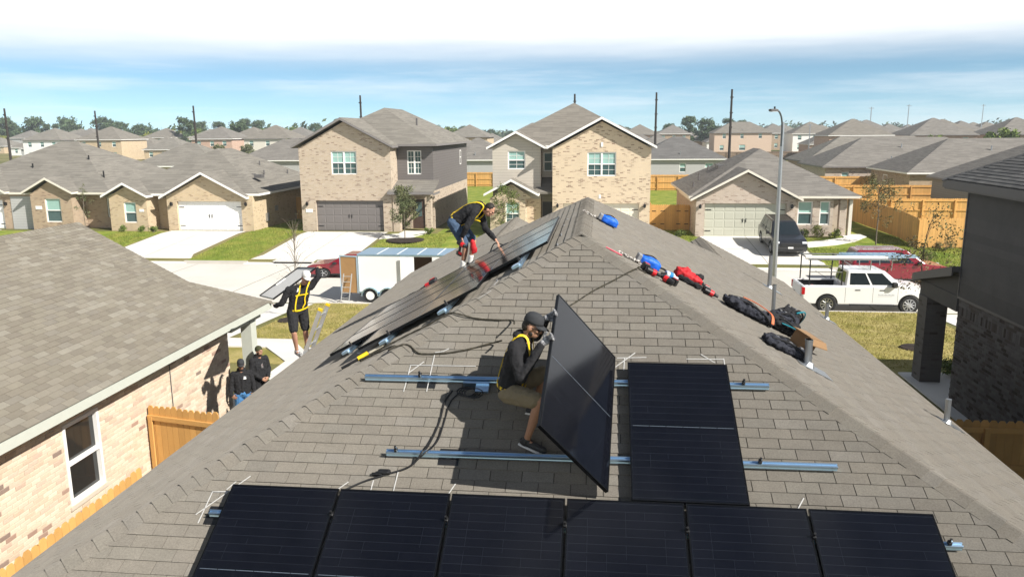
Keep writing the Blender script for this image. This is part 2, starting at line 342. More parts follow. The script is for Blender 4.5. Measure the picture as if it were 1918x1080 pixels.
# ------------------------------------------------------------------ ground, street, kerbs
def strip(mb, x0, x1, ys, dz=0.0, zf=gz):
    for a, b in zip(ys[:-1], ys[1:]):
        mb.quad((x0, a, zf(a) + dz), (x1, a, zf(a) + dz), (x1, b, zf(b) + dz), (x0, b, zf(b) + dz))
g = MB(); B = 3500
yz = [(-B, 0), (23, 0), (KN - .02, -.60), (KN, -.80), (KF, -.80), (KF + .02, -.60), (52.6, 0), (130, 0), (B, 0)]
for (a, za), (b, zb) in zip(yz[:-1], yz[1:]): g.quad((-B, a, za), (B, a, za), (B, b, zb), (-B, b, zb))
tag(mk('ground', g, m_ground, fix=False), kind='structure')
s = MB()
for i in range(-12, 20):                      # cast slabs with open joints
    for (a, b) in ((KN + .30, 39.12), (39.16, KF - .30)):
        s.quad((i * 6 + .02, a, -.745), (i * 6 + 5.98, a, -.745), (i * 6 + 5.98, b, -.735), (i * 6 + .02, b, -.735))
tag(mk('street', s, m_street, fix=False), kind='structure')
drives_far = [(-31.0, -25.3), (-20.7, -14.8), (-2.9, 3.0), (6.7, 12.6), (-49.5, -44.4)]
drives_near = [(-18.5, -13.0), (13.6, 18.0)]
def kerb_runs(drv, lo, hi):
    out = []; x = lo
    for a, b in sorted(drv): out.append((x, a - .3)); x = b + .3
    out.append((x, hi)); return out
kb = MB()
for a, b in kerb_runs(drives_far, -70, 110):
    for x0 in [a + i * 6 for i in range(int((b - a) / 6) + 1)]:
        kb.box(x0, min(x0 + 5.98, b), KF - .14, KF + .05, -.80, -.60 + .012); kb.box(x0, min(x0 + 5.98, b), KF - .32, KF - .14, -.80, -.732)
for a, b in kerb_runs(drives_near, -70, 110):
    for x0 in [a + i * 6 for i in range(int((b - a) / 6) + 1)]:
        kb.box(x0, min(x0 + 5.98, b), KN - .05, KN + .14, -.80, -.60 + .012); kb.box(x0, min(x0 + 5.98, b), KN + .14, KN + .32, -.80, -.732)
tag(mk('kerb', kb, m_kerb), kind='structure')
def driveway(x0, x1, far=True, yend=54.0, flare=0.5):
    d = MB(); k = (x1 - x0 - .03) / 2
    if far:
        prof = [(KF - .3, -.730, flare), (KF + .25, -.590, flare), (KF + 1.6, gz(KF + 1.6) + .022, 0), (49.0, gz(49.0) + .022, 0), (49.03, gz(49.03) + .022, 0), (52.6, .022, 0), (yend, .022, 0)]
    else:
        prof = [(KN + .3, -.730, flare), (KN - .25, -.585, flare), (KN - 1.6, gz(KN - 1.6) + .022, 0), (28.0, gz(28.0) + .022, 0), (23, .022, 0), (yend, .022, 0)]
    for (a, za, fa), (b, zb, fb) in zip(prof[:-1], prof[1:]):
        if abs(a - b) < .05: continue
        d.quad((x0 - fa, a, za), (x0 + k, a, za), (x0 + k, b, zb), (x0 - fb, b, zb)); d.quad((x1 - k, a, za), (x1 + fa, a, za), (x1 + fb, b, zb), (x1 - k, b, zb))
    tag(mk('driveway', d, m_concrete), kind='structure')
for a, b in drives_far: driveway(a, b)
driveway(-18.5, -13.0, False, 20.0); driveway(13.6, 18.0, False, 23.5)
for (x0, x1, y0, y1, mm, nm) in [(-24.9, -21.1, KF + .06, 71, m_grass_far, 'a'), (-14.5, -3.2, KF + .06, 53.4, m_grass_far, 'b'), (3.2, 6.5, KF + .06, 56.0, m_grass_far, 'c'), (12.8, 60, KF + .06, 52.6, m_grass_far, 'd'),
                                 (-44.2, -31.2, KF + .06, 53.6, m_grass_far, 'e'), (-12.7, 13.3, 22.3, KN - .06, m_grass_near, 'f'), (-40, -18.7, 22.3, KN - .06, m_grass_near, 'g'), (18.2, 60, 22.3, KN - .06, m_grass_near, 'h'), (-60, 60, 72.5, 114, m_grass_far, 'i'), (-11.2, -7.9, 53.5, 73, m_grass_far, 'j'), (15.2, 60, 52.7, 72.5, m_grass_far, 'k')]:
    l = MB(); ys = sorted({y0, y1} | {v for v in (23, KN, KF, 52.6) if y0 < v < y1})
    strip(l, x0, x1, ys, 0.008); tag(mk('lawn', l, mm, fix=False), kind='structure')
def walk(pts, z=None, name='footpath'):
    w = MB(); w.prism([(x, y, (gz(y) if z is None else z) + .004) for x, y in pts], (0, 0, .046)); tag(mk(name, w, m_concrete), kind='structure')
walk([(-13.1, 25.6), (-13.1, 24.3), (-11.0, 24.3), (-9.6, 22.5), (-9.0, 22.5), (-9.0, 23.1), (-10.6, 25.6)]); walk([(-9.6, 22.5), (-9.6, 17.3), (-7.6, 17.3), (-7.6, 21.0), (-8.8, 22.5)], 0.004)
walk([(12.9, 49.6), (14.8, 50.4), (16.2, 51.4), (17.4, 53.0), (17.4, 54.2), (16.1, 54.2), (15.9, 52.6), (14.3, 51.6), (12.9, 51.0)]); walk([(-14.7, 51.2), (-12.6, 51.6), (-12.0, 52.8), (-12.0, 54.6), (-13.8, 54.6), (-13.8, 53.0), (-14.7, 52.6)]); walk([(10.0, 21.0), (10.0, 19.0), (8.7, 19.0), (8.7, 22.9), (13.8, 23.2), (13.8, 21.9)], 0.004)
# grass blades: one uncountable mass over the yards in view
def tufts(name, areas, n, h, mt):
    b = MB()
    for (x0, x1, y0, y1, w) in areas:
        for _ in range(int(n * w)):
            x, y = R.uniform(x0, x1), R.uniform(y0, y1); z = gz(y) + .004
            if any(q[0] < x < q[1] and q[2] < y < q[3] for q in WALKS): continue
            a = R.uniform(0, 6.28); hh = h * R.uniform(.5, 1.3); ww = .014
            dx, dy = math.cos(a) * ww, math.sin(a) * ww
            b.add([(x - dx, y - dy, z), (x + dx, y + dy, z), (x + R.uniform(-.05, .05), y + R.uniform(-.05, .05), z + hh)], [(0, 1, 2)])
    tag(mk(name, b, mt, fix=False), 'short lawn grass growing in the front yards', 'grass', kind='stuff')
m_blade_n = mat('blade_straw', (0.30, 0.27, 0.08), rough=0.9, var=0.3, scale=0.8, island=0.35, col2=(0.34, 0.28, 0.11), spec=0.1); m_blade_f = mat('blade_green', (0.18, 0.235, 0.042), rough=0.9, var=0.3, scale=0.7, island=0.35, col2=(0.25, 0.24, 0.06), spec=0.1)
tufts('grass', [(-12.7, 13.3, 23.5, KN - .1, 1.0)], 52000, 0.055, m_blade_n)
tufts('grass', [(-24.9, -21.1, 45, 56, .25), (-14.5, -10, 45, 53, .2), (12.9, 24, 45, 54, .6), (3.3, 6.4, 50, 56, .12), (-34.5, -31.3, 46, 53, .2)], 40000, 0.09, m_blade_f)

# ------------------------------------------------------------------ house building blocks (world coordinates, front faces -y)
def holed(mb, x0, x1, z0, z1, holes, y, th):
    """upright wall panel in the xz plane with rectangular openings (a,b,c,d)"""
    xs = sorted({x0, x1} | {v for h in holes for v in h[:2]}); zs = sorted({z0, z1} | {v for h in holes for v in h[2:]})
    for i in range(len(xs) - 1):
        j = 0
        while j < len(zs) - 1:
            cx = (xs[i] + xs[i + 1]) / 2; k = j
            inside = lambda q: any(h[0] < cx < h[1] and h[2] < (zs[q] + zs[q + 1]) / 2 < h[3] for h in holes)
            if inside(j): j += 1; continue
            while k < len(zs) - 1 and not inside(k): k += 1
            mb.box(xs[i], xs[i + 1], y, y + th, zs[j], zs[k]); j = k
def window(P, x0, x1, z0, z1, y, double=False, grid=False, trim=m_white, side=None, dark=False):
    """frame + sashes; y = outer wall face, set back a little. side: None = faces -y, '+x' / '-x' = on a side wall at x=y, spanning y=x0..x1"""
    f = MB(); t = .075; d0, d1 = y - .012, y + .08
    f.box(x0, x0 + t, d0, d1, z0, z1); f.box(x1 - t, x1, d0, d1, z0, z1); f.box(x0 + t, x1 - t, d0 + .002, d1, z1 - t, z1); f.box(x0 + t, x1 - t, d0 + .002, d1, z0, z0 + t)
    zm = (z0 + z1) / 2; panes = []
    cols = [(x0 + t, x1 - t)]
    if double: xm = (x0 + x1) / 2; f.box(xm - .06, xm + .06, d0 + .004, d1, z0 + t, z1 - t); cols = [(x0 + t, xm - .06), (xm + .06, x1 - t)]
    for a, b in cols:
        f.box(a, b, d0 + .006, d1, zm - .035, zm + .035)
        if grid:
            for q in (zm + .035, z0 + t):
                zt = z1 - t if q > zm else zm - .035
                f.box((a + b) / 2 - .012, (a + b) / 2 + .012, y + .03, y + .045, q, zt); f.box(a, b, y + .032, y + .044, (q + zt) / 2 - .012, (q + zt) / 2 + .012)
        panes.append((a, b, zm + .035, z1 - t, m_screen if dark else m_blind)); panes.append((a, b, z0 + t, zm - .035, m_screen))
    def conv(mb):
        if side == '+x': mb.v = [(2 * y - p[1], p[0], p[2]) for p in mb.v]
        if side == '-x': mb.v = [(p[1], p[0], p[2]) for p in mb.v]
        return mb
    w = mk('window', conv(f), trim, P, world=True)
    for a, b, c, d, mm in panes:
        q = MB(); q.box(a - .003, b + .003, y + .05, y + .06, c - .003, d + .003); mk('pane', conv(q), mm, w, world=True)
    return w
def garage(P, x0, x1, y, z1, mm, cols=8, hardware=True):
    f = MB(); f.box(x0, x1, y, y + .04, .02, z1); dr = mk('garage_door', f, mm, P, world=True); rows = 4; h = (z1 - .02) / rows; w = (x1 - x0) / cols
    base = None
    for r in range(rows):
        for c in range(cols):
            cx, cz = x0 + (c + .5) * w, .02 + (r + .5) * h
            if base is None:
                q = MB(); q.loft([[(-w * .46, 0, -h * .43), (w * .46, 0, -h * .43), (w * .46, 0, h * .43), (-w * .46, 0, h * .43)], [(-w * .43, -.012, -h * .38), (w * .43, -.012, -h * .38), (w * .43, -.012, h * .38), (-w * .43, -.012, h * .38)]])
                base = q.mesh('door_panel'); base.materials.append(mm)
            o = mk('door_panel', base, mm, dr); o.location = V3((cx, y - .001, cz)) - P.location
    if hardware:
        hb = MB()
        for xx in (x0 + .08, x1 - .45):
            for zz in (.35, z1 - .45): hb.box(xx, xx + .38, y - .035, y - .02, zz, zz + .05)
        hb.box((x0 + x1) / 2 - .12, (x0 + x1) / 2 - .08, y - .05, y - .02, .95, 1.2); hb.box((x0 + x1) / 2 + .08, (x0 + x1) / 2 + .12, y - .05, y - .02, .95, 1.2)
        mk('handle', hb, m_black, dr, world=True)
def hip_solid(mb, x0, x1, y0, y1, z, th=.16, tan=TAN):
    w, d = x1 - x0, y1 - y0; h = min(w, d) / 2
    if d >= w: r = [(x0 + h, y0 + h), (x0 + h, y1 - h)]
    else: r = [(x0 + h, y0 + h), (x1 - h, y0 + h)]
    zr = z + h * tan
    b = [(x0, y0), (x1, y0), (x1, y1), (x0, y1)]
    P = [(x, y, z - th) for x, y in b] + [(x, y, z) for x, y in b] + [(x, y, zr) for x, y in r]
    F = [(3, 2, 1, 0)] + [(i, (i + 1) % 4, 4 + (i + 1) % 4, 4 + i) for i in range(4)]
    if d >= w: F += [(4, 5, 8), (5, 6, 9, 8), (6, 7, 9), (7, 4, 8, 9)]
    else: F += [(4, 5, 9, 8), (5, 6, 9), (6, 7, 8, 9), (7, 4, 8)]
    mb.add(P, F)
def ring(mb, x0, x1, y0, y1, z0, z1, o=.02):
    mb.box(x0 - o, x1 + o, y0 - o, y0 + .01, z0, z1); mb.box(x0 - o, x1 + o, y1 - .01, y1 + o, z0, z1); mb.box(x0 - o, x0 + .01, y0 + .01, y1 - .01, z0, z1); mb.box(x1 - .01, x1 + o, y0 + .01, y1 - .01, z0, z1)
def gable_slabs(mb, fb, x0, x1, y0, y1, z, th=.14, tan=TAN, rake=.17):
    """two roof slabs, ridge along y; fb gets the rake boards and eave fascias"""
    xm = (x0 + x1) / 2; zr = z + (x1 - x0) / 2 * tan
    for (xe, s) in ((x0, 1), (x1, -1)):
        mb.prism([(xe, y0, z), (xm, y0, zr), (xm, y0, zr - th), (xe, y0, z - th)], (0, y1 - y0, 0))
        fb.prism([(xe - s * .02, y0 - .03, z - .02), (xm, y0 - .03, zr - .012), (xm, y0 - .03, zr - rake), (xe - s * .02, y0 - .03, z - rake)], (0, .045, 0))
        fb.box(min(xe, xe - s * .025), max(xe, xe - s * .025), y0 + .02, y1, z - rake, z - .03)
def gable_tri(mb, x0, x1, y, z, peak, th=.15):
    xm = (x0 + x1) / 2; mb.prism([(x0, y, z), (x1, y, z), (xm, y, peak)], (0, th, 0))
def sconce(P, x, z, y):
    q = MB(); q.box(x - .05, x + .05, y - .03, y, z - .1, z + .12); q.tube([(x, y - .02, z + .1), (x, y - .14, z + .16)], .015, 5); q.loft([[(x + a * r, y - .15 + b * r, zz) for a, b in ((-1, -1), (1, -1), (1, 1), (-1, 1))] for r, zz in ((.03, z - .12), (.065, z - .08), (.085, z + .08), (.02, z + .17))])
    mk('wall_lamp', q, m_black, P, world=True)
def plaque(P, x0, x1, z0, z1, y):
    q = MB(); q.box(x0, x1, y - .03, y, z0, z1); mk('house_number_plaque', q, m_white, P, world=True)
def body(P, name, x0, x1, y0, y1, z0, z1, mm, holes=(), th=.24):
    q = MB(); holed(q, x0, x1, z0, z1, list(holes), y0, th); q.box(x0, x1, y0 + th + .002, y1, z0, z1); return mk(name, q, mm, P, world=True)
# ------------------------------------------------------------------ houses across the street
def houseH0():
    P = thing('brick_house', 'brown brick one-storey house with grey recessed entry and white trim beside the tan brick house', 'house', (-42.5, 54, 0))
    body(P, 'wall', -50.4, -41.9, 54.6, 67.5, 0, 2.62, m_brickH0, [(-49.5, -44.6, 0, 2.2)], .22); garage(P, -49.5, -44.6, 54.78, 2.2, m_gdoor_w)
    body(P, 'wall', -41.85, -38.6, 54.0, 60, 0, 2.70, m_brickH0, [(-40.75, -39.5, .6, 2.35)]); window(P, -40.75, -39.5, .6, 2.35, 54.07)
    body(P, 'wall', -38.59, -36.0, 55.6, 67.5, 0, 2.60, m_brickH0, [(-36.9, -36.15, .8, 2.3)]); window(P, -36.9, -36.15, .8, 2.3, 55.67)
    q = MB(); q.box(-43.9, -41.9, 54.55, 54.6, 0, 2.45); mk('entry_panel', q, m_sid_lt, P, world=True)
    r, f = MB(), MB(); hip_solid(r, -50.8, -35.7, 54.35, 68, 2.78); ring(f, -50.8, -35.7, 54.35, 68, 2.62, 2.77)
    gable_slabs(r, f, -42.25, -38.3, 53.65, 58, 2.86); gable_slabs(r, f, -50.3, -43.8, 53.9, 60, 2.86); mk('roof', r, m_roof1, P, world=True); mk('fascia', f, m_cream, P, world=True)
    t = MB(); gable_tri(t, -41.85, -38.6, 54.02, 2.68, 3.65); gable_tri(t, -49.9, -44.2, 54.62, 2.6, 4.2); mk('gable', t, m_brickH0, P, world=True); plaque(P, -41.5, -41.0, 1.55, 1.8, 54.0); sconce(P, -44.3, 1.9, 54.6)
    v = MB()
    for x, y in ((-44, 57.5), (-40, 58.6), (-37.5, 56.5)): v.tube([(x, y, 2.5 + (y - 54.35) * TAN), (x, y, 3.1 + (y - 54.35) * TAN)], .06, 6)
    mk('roof_vent', v, m_black, P, world=True)
def houseH1():
    P = thing('brick_house', 'tan brick one-storey house with a white double garage door', 'house', (-30, 54, 0))
    body(P, 'wall', -31.25, -24.75, 54.1, 68, 0, 2.55, m_brickH1, [(-30.5, -25.6, 0, 2.15)]); garage(P, -30.5, -25.6, 54.30, 2.15, m_gdoor_w)
    body(P, 'wall', -35.6, -32.7, 53.9, 60, 0, 2.55, m_brickH1, [(-34.5, -33.55, .6, 2.1)]); window(P, -34.5, -33.55, .6, 2.1, 53.97)
    body(P, 'wall', -32.69, -31.26, 55.4, 60, 0, 2.5, m_brickH1)
    r, f = MB(), MB(); hip_solid(r, -35.9, -24.3, 54.3, 68.4, 2.70); ring(f, -35.9, -24.3, 54.3, 68.4, 2.54, 2.69)
    gable_slabs(r, f, -31.6, -25.0, 53.7, 60, 2.52); gable_slabs(r, f, -35.95, -32.45, 53.5, 58, 2.62); mk('roof', r, m_roof1, P, world=True); mk('fascia', f, m_white, P, world=True)
    t = MB(); gable_tri(t, -31.25, -25.35, 54.12, 2.5, 4.03); gable_tri(t, -35.6, -32.7, 53.92, 2.5, 3.3); mk('gable', t, m_brickH1, P, world=True); sconce(P, -30.85, 1.95, 54.1); sconce(P, -25.2, 1.95, 54.1); plaque(P, -33.3, -32.95, 1.4, 1.6, 53.9)
    v = MB()
    for y in (57.0, 58.2): v.box(-25.8 - (y - 57), -25.2 - (y - 57), y, y + .5, 3.35 + .3, 3.55 + .35)
    for x, y in ((-26.3, 60), (-27.5, 62), (-26, 64)): v.tube([(x, y, 3.0), (x, y, 2.7 + (-24.3 - x) * TAN + .35)], .06, 6)
    mk('roof_vent', v, m_dktrim, P, world=True)
    u = MB(); u.box(-24.75, -24.6, 56.2, 56.6, .5, 1.1); u.box(-24.75, -24.62, 58, 58.3, 1.1, 1.5); mk('meter_box', u, m_steel, P, world=True)
def houseH2():
    P = thing('two_storey_house', 'two-storey house with tan brick gable, dark grey siding and grey garage door', 'house', (-16.5, 54.4, 0))
    body(P, 'brick_wall', -21.2, -14.55, 54.4, 70.9, 0, 5.95, m_brickH2, [(-20.15, -15.2, 0, 2.2), (-18.85, -17.0, 4.04, 5.68)]); garage(P, -20.15, -15.2, 54.60, 2.2, m_gdoor_g); window(P, -18.85, -17.0, 4.04, 5.68, 54.46, True, True)
    body(P, 'siding_wall', -14.54, -11.9, 56.2, 70.9, 2.75, 5.95, m_sidH2, [(-13.8, -12.75, 3.95, 5.65)]); window(P, -13.8, -12.75, 3.95, 5.65, 56.26, True, True, dark=True)
    body(P, 'lower_wall', -14.54, -11.9, 56.25, 70.9, 0, 2.74, m_brickH2, [(-13.55, -12.6, 0, 2.15)])
    q = MB(); q.box(-13.55, -12.6, 56.35, 56.4, 0, 2.15); d = mk('front_door', q, m_door, P, world=True); q = MB(); q.box(-13.3, -12.85, 56.32, 56.35, .9, 1.95); mk('door_glass', q, m_screen, d, world=True)
    for x in (-14.5, -12.05):
        q = MB(); q.box(x, x + .5 if x < -13 else x + .3, 54.35, 54.9, 0, 2.62); mk('porch_pillar', q, m_brickH2, P, world=True)
    window(P, 67.2, 67.9, 4.2, 5.4, -11.9, side='+x')
    r, f = MB(), MB(); hip_solid(r, -21.6, -11.5, 55.6, 71.3, 6.12); ring(f, -21.6, -11.5, 55.6, 71.3, 5.96, 6.11); gable_slabs(r, f, -21.6, -14.3, 54.0, 61, 6.05)
    r.prism([(-14.75, 54.0, 2.86), (-11.5, 54.0, 2.86), (-11.5, 56.2, 3.55), (-14.75, 56.2, 3.55)], (0, 0, -.14)); f.box(-14.76, -11.48, 53.97, 54.02, 2.66, 2.84); f.box(-11.5, -11.46, 54.02, 56.2, 2.60, 2.75)
    mk('roof', r, m_roof1, P, world=True); mk('fascia', f, m_greytrim, P, world=True)
    t = MB(); gable_tri(t, -21.2, -14.55, 54.42, 5.9, 7.68); mk('gable', t, m_brickH2, P, world=True); sconce(P, -20.75, 1.95, 54.4); plaque(P, -20.9, -20.4, 1.35, 1.6, 54.4)
    v = MB(); v.tube([(-14.0, 60.5, 7), (-14.0, 60.5, 8.0)], .07, 6); mk('roof_vent', v, m_dktrim, P, world=True)
def houseH3():
    P = thing('two_storey_house', 'two-storey house with cream brick gable and beige siding, white trim and cream garage door', 'house', (-1.5, 53, 0))
    body(P, 'brick_wall', -3.1, 3.4, 53.0, 67, 0, 5.85, m_brickH3, [(-2.4, 2.7, 0, 2.16), (-.78, 1.12, 3.98, 5.56)]); garage(P, -2.4, 2.7, 53.22, 2.16, m_gdoor_c); window(P, -.78, 1.12, 3.98, 5.56, 53.06, True, True)
    body(P, 'siding_wall', -7.25, -3.95, 53.8, 67, 2.4, 5.9, m_sidH3, [(-6.2, -5.0, 4.4, 5.65)]); window(P, -6.2, -5.0, 4.4, 5.65, 53.86, False, True)
    body(P, 'recess_wall', -3.94, -3.11, 55.0, 67, 0, 5.85, m_sidH3, [(-3.85, -3.2, 4.2, 5.5), (-3.9, -3.15, 0, 2.1)]); window(P, -3.85, -3.2, 4.2, 5.5, 55.06, dark=True)
    q = MB(); q.box(-3.9, -3.15, 55.1, 55.15, 0, 2.1); mk('front_door', q, m_dktrim, P, world=True)
    body(P, 'bay_wall', -7.3, -4.9, 52.6, 53.78, 0, 2.55, m_brickH3, [(-6.25, -5.3, .75, 2.25)]); window(P, -6.25, -5.3, .75, 2.25, 52.66, False, True)
    body(P, 'lower_wall', -7.25, -3.95, 53.79, 67, 0, 2.39, m_brickH3)
    r, f = MB(), MB(); hip_solid(r, -7.55, 3.7, 54.6, 67.6, 6.0); ring(f, -7.55, 3.7, 54.6, 67.6, 5.84, 5.99); gable_slabs(r, f, -3.45, 3.72, 52.6, 60, 5.95); gable_slabs(r, f, -7.6, -3.6, 53.4, 59, 5.92)
    gable_slabs(r, f, -7.65, -4.0, 52.2, 53.75, 2.88); r.prism([(-4.3, 53.2, 2.9), (-3.12, 53.2, 2.9), (-3.12, 55, 3.8), (-4.3, 55, 3.8)], (0, 0, -.12)); mk('roof', r, m_roof3, P, world=True); mk('fascia', f, m_white, P, world=True)
    t = MB(); gable_tri(t, -3.1, 3.4, 53.02, 5.8, 7.55); mk('gable', t, m_brickH3, P, world=True)
    t = MB(); gable_tri(t, -7.25, -3.95, 53.82, 5.85, 6.8); mk('siding_gable', t, m_sidH3, P, world=True); t = MB(); gable_tri(t, -7.3, -4.35, 52.62, 2.5, 3.5); mk('bay_gable', t, m_brickH3, P, world=True)
    sconce(P, -2.75, 2.0, 53.0); sconce(P, 3.05, 2.0, 53.0); q = MB(); q.box(.1, .25, 52.97, 53, 5.9, 6.2); q.box(.0, .15, 52.97, 53, 2.5, 2.75); mk('soffit_lamp', q, m_white, P, world=True)
def houseH4():
    P = thing('brick_house', 'one-storey pinkish tan brick house with sage green garage door behind the dark parked car', 'house', (11, 53, 0))
    body(P, 'wall', 6.4, 12.75, 52.8, 66, 0, 2.5, m_brickH4, [(6.95, 12.2, 0, 2.2)]); garage(P, 6.95, 12.2, 53.0, 2.2, m_gdoor_s)
    body(P, 'wall', 12.76, 15.3, 53.4, 66, 0, 2.5, m_brickH4, [(13.05, 14.0, .75, 2.3), (14.45, 15.1, .75, 2.3)]); window(P, 13.05, 14.0, .75, 2.3, 53.46); window(P, 14.45, 15.1, .75, 2.3, 53.46)
    body(P, 'wall', 15.31, 16.4, 55.6, 66, 0, 2.5, m_brickH4)
    for x in (15.75, 16.35):
        q = MB(); q.box(x, x + (.45 if x < 16 else .2), 53.5, 53.9, 0, 2.4); mk('porch_pillar', q, m_brickH4 if x < 16 else m_cream, P, world=True)
    r, f = MB(), MB(); hip_solid(r, 5.95, 16.9, 53.0, 66.5, 2.68); ring(f, 5.95, 16.9, 53.0, 66.5, 2.52, 2.67); gable_slabs(r, f, 6.0, 13.1, 52.35, 60, 2.55); mk('roof', r, m_roof2, P, world=True); mk('fascia', f, m_cream, P, world=True)
    t = MB(); gable_tri(t, 6.4, 12.75, 52.82, 2.45, 4.2); mk('gable', t, m_brickH4, P, world=True); sconce(P, 6.65, 2.0, 52.8); sconce(P, 12.5, 2.0, 52.8)
    v = MB()
    for x, y in ((7.2, 58.5), (7.4, 60), (8.3, 62), (6.6, 56.5)): v.tube([(x, y, 3.0), (x, y, 2.68 + (x - 5.95) * TAN + .35)], .06, 6)
    for y in (59.6, 60.6): v.box(8.7, 9.1, y, y + .6, 4.0, 4.4)
    mk('roof_vent', v, m_dktrim, P, world=True)
houseH0(); houseH1(); houseH2(); houseH3(); houseH4()

# houses seen from behind on the right, and the row behind the back fences
def plain_house(name, label, x0, x1, y0, y1, wz, wallm, roofm, trim, wins=(), group=None, ov=.4, vents=0, sidewins=()):
    P = thing(name, label, 'house', ((x0 + x1) / 2, y0, 0), 0, group)
    body(P, 'wall', x0, x1, y0, y1, 0, wz - .1, wallm, wins)
    for w in wins: window(P, *w, y0 + .06)
    for w in sidewins: window(P, *w, x0, side='-x')
    r, f = MB(), MB(); hip_solid(r, x0 - ov, x1 + ov, y0 - ov, y1 + ov, wz); ring(f, x0 - ov, x1 + ov, y0 - ov, y1 + ov, wz - .16, wz - .01)
    mk('roof', r, roofm, P, world=True); mk('fascia', f, trim, P, world=True)
    for i in range(vents):
        t = (i + 1) / (vents + 1.0); dy = .8 + 3.6 * ((i * 37 % 10) / 10); v = MB(); x = x0 + (y1 - y0) / 2 + t * max(1, (x1 - x0 - (y1 - y0))); v.tube([(x, y0 + dy, wz), (x, y0 + dy, wz + (dy + ov) * TAN + .45)], .07, 6); mk('roof_vent', v, m_steel, P, world=True)
    return P
plain_house('brick_house', 'low house with brown brick end wall behind the second cedar fence', 29.8, 52, 80, 91, 2.75, m_brickH0, m_roof2, m_white, vents=6, sidewins=((86, 87.2, .9, 2.2),))
plain_house('brick_house', 'low house with shaded grey side wall between the brown brick end houses', 25.6, 46, 93.5, 104.5, 2.75, m_brickH4, m_roof2, m_greytrim, [(27.4, 28.2, .9, 2.1)], vents=4)
plain_house('brick_house', 'low grey-roofed house farthest back in the row behind the cedar fences', 27.4, 48, 108.5, 119.5, 2.75, m_brickH0, m_roof1, m_greytrim, vents=2)
plain_house('brick_house', 'low house end hidden behind the dark two-storey house, seen over the cedar fence', 29.5, 52, 62.5, 74, 2.75, m_sid_ta, m_roof2, m_greytrim, vents=2, sidewins=((63.6, 64.8, .9, 2.2),))
plain_house('sided_house', 'light grey sided low house behind the back fence, between the two two-storey houses', -24.5, -13, 117, 128, 2.8, m_sid_lt, m_roof2, m_white, [(-14.6, -13.6, .9, 2.2)], vents=1)
plain_house('sided_house', 'light grey sided low house behind the back fence, right of the cream brick gable', 5.5, 18, 117, 128, 2.8, m_sid_lt, m_roof4, m_white, [(6.2, 7.1, .9, 2.2), (11.6, 12.5, .9, 2.2), (15.2, 16.4, .9, 2.2)], vents=1)
plain_house('sided_house', 'grey sided low house behind the tan brick house and dark sided house', -56, -42.5, 118, 129, 2.8, m_sid_lt, m_roof2, m_white, [(-46, -45, .9, 2.2)])
plain_house('brick_house', 'low tan house with small roof behind the tan brick garage house', -62, -50.5, 100, 110, 2.75, m_brickH1, m_roof1, m_white, [(-56, -54.5, .8, 2.1)])
plain_house('two_storey_house', 'pinkish two-storey house with three upper windows behind the weathered fence', 33.6, 50.0, 240, 251, 5.9, mat('stucco_pink', (0.56, 0.43, 0.335), rough=.85, var=.06, scale=1), m_roof3, m_greytrim, [(35.9, 36.9, 4.2, 5.6), (41.0, 42.0, 4.2, 5.6), (46.2, 47.2, 4.2, 5.6), (35.2, 36.4, .8, 2.3), (40.8, 42.6, .8, 2.4)], vents=1)
plain_house('two_storey_house', 'white two-storey house with dark sided porch beyond the tan brick roofs', -164, -150, 306, 317, 5.4, mat('stucco_white', (0.72, 0.70, 0.66), rough=.8, var=.05, scale=1), m_roof1, m_white, [(-162, -160.6, 3.6, 5.0), (-155.5, -153.5, 3.6, 5.0)])
# distant streets of houses: each one a thing, look-alikes share their label and group
wall_cols = [('cream', m_cream), ('pinkish brick', far_brick('brick_far_pink', (0.50, 0.31, 0.23), (0.54, 0.38, 0.29), (0.34, 0.19, 0.14), (0.5, 0.42, 0.35))), ('tan brick', m_brickH1), ('light grey', m_sid_lt), ('white', m_white), ('brown brick', m_brickH0)]
roofs = [('tan', m_roof1), ('grey', m_roof2), ('brown', m_roof3)]
rr = random.Random(5)
protos = {}
for Yr, sp in ((172, 17), (199, 16.5), (222, 16.5), (248, 17), (276, 17), (306, 17.5), (342, 18.5), (384, 20), (432, 22)):
    n = int((Yr * .82) / sp) + 1
    for i in range(-n, n + 1):
        x = i * sp + rr.uniform(-2, 2) - Yr * .09; y = Yr + rr.uniform(-4, 4)
        if abs(x + Yr * .11) > Yr * .72: continue
        if Yr == 172 and (x < -25 or 14 < x < 40): continue
        if Yr in (222, 248) and 24 < x < 58: continue
        if Yr == 199 and 16 < x < 50: continue
        if y > 318 and x < -90: continue
        if Yr == 306 and -172 < x < -142: continue
        (wn, wm), (rn, rm) = rr.choice(wall_cols), rr.choice(roofs); st = 2 if rr.random() < .3 else 1; w, d = rr.choice((11, 12.5)), 12; key = (wn, rn, st, w, Yr > 300)
        if key not in protos:
            h = 5.5 if st == 2 else 2.75
            wins = [] if Yr > 300 else [(a, a + 1.1, b, b + 1.4) for a in (-w / 2 + 1.4, -.5, w / 2 - 2.6) for b in ((.8, 3.6) if st == 2 else (.8,))]
            P = plain_house('distant_house', 'distant %s %s house with %s hip roof' % ('two-storey' if st == 2 else 'one-storey', wn, rn), -w / 2, w / 2, 0, d, h, wm, rm, m_white if rr.random() < .5 else m_greytrim, wins, 'houses on the far streets')
            protos[key] = P
        else: P = copy_tree(protos[key])
        P.location = (x, y, 0)

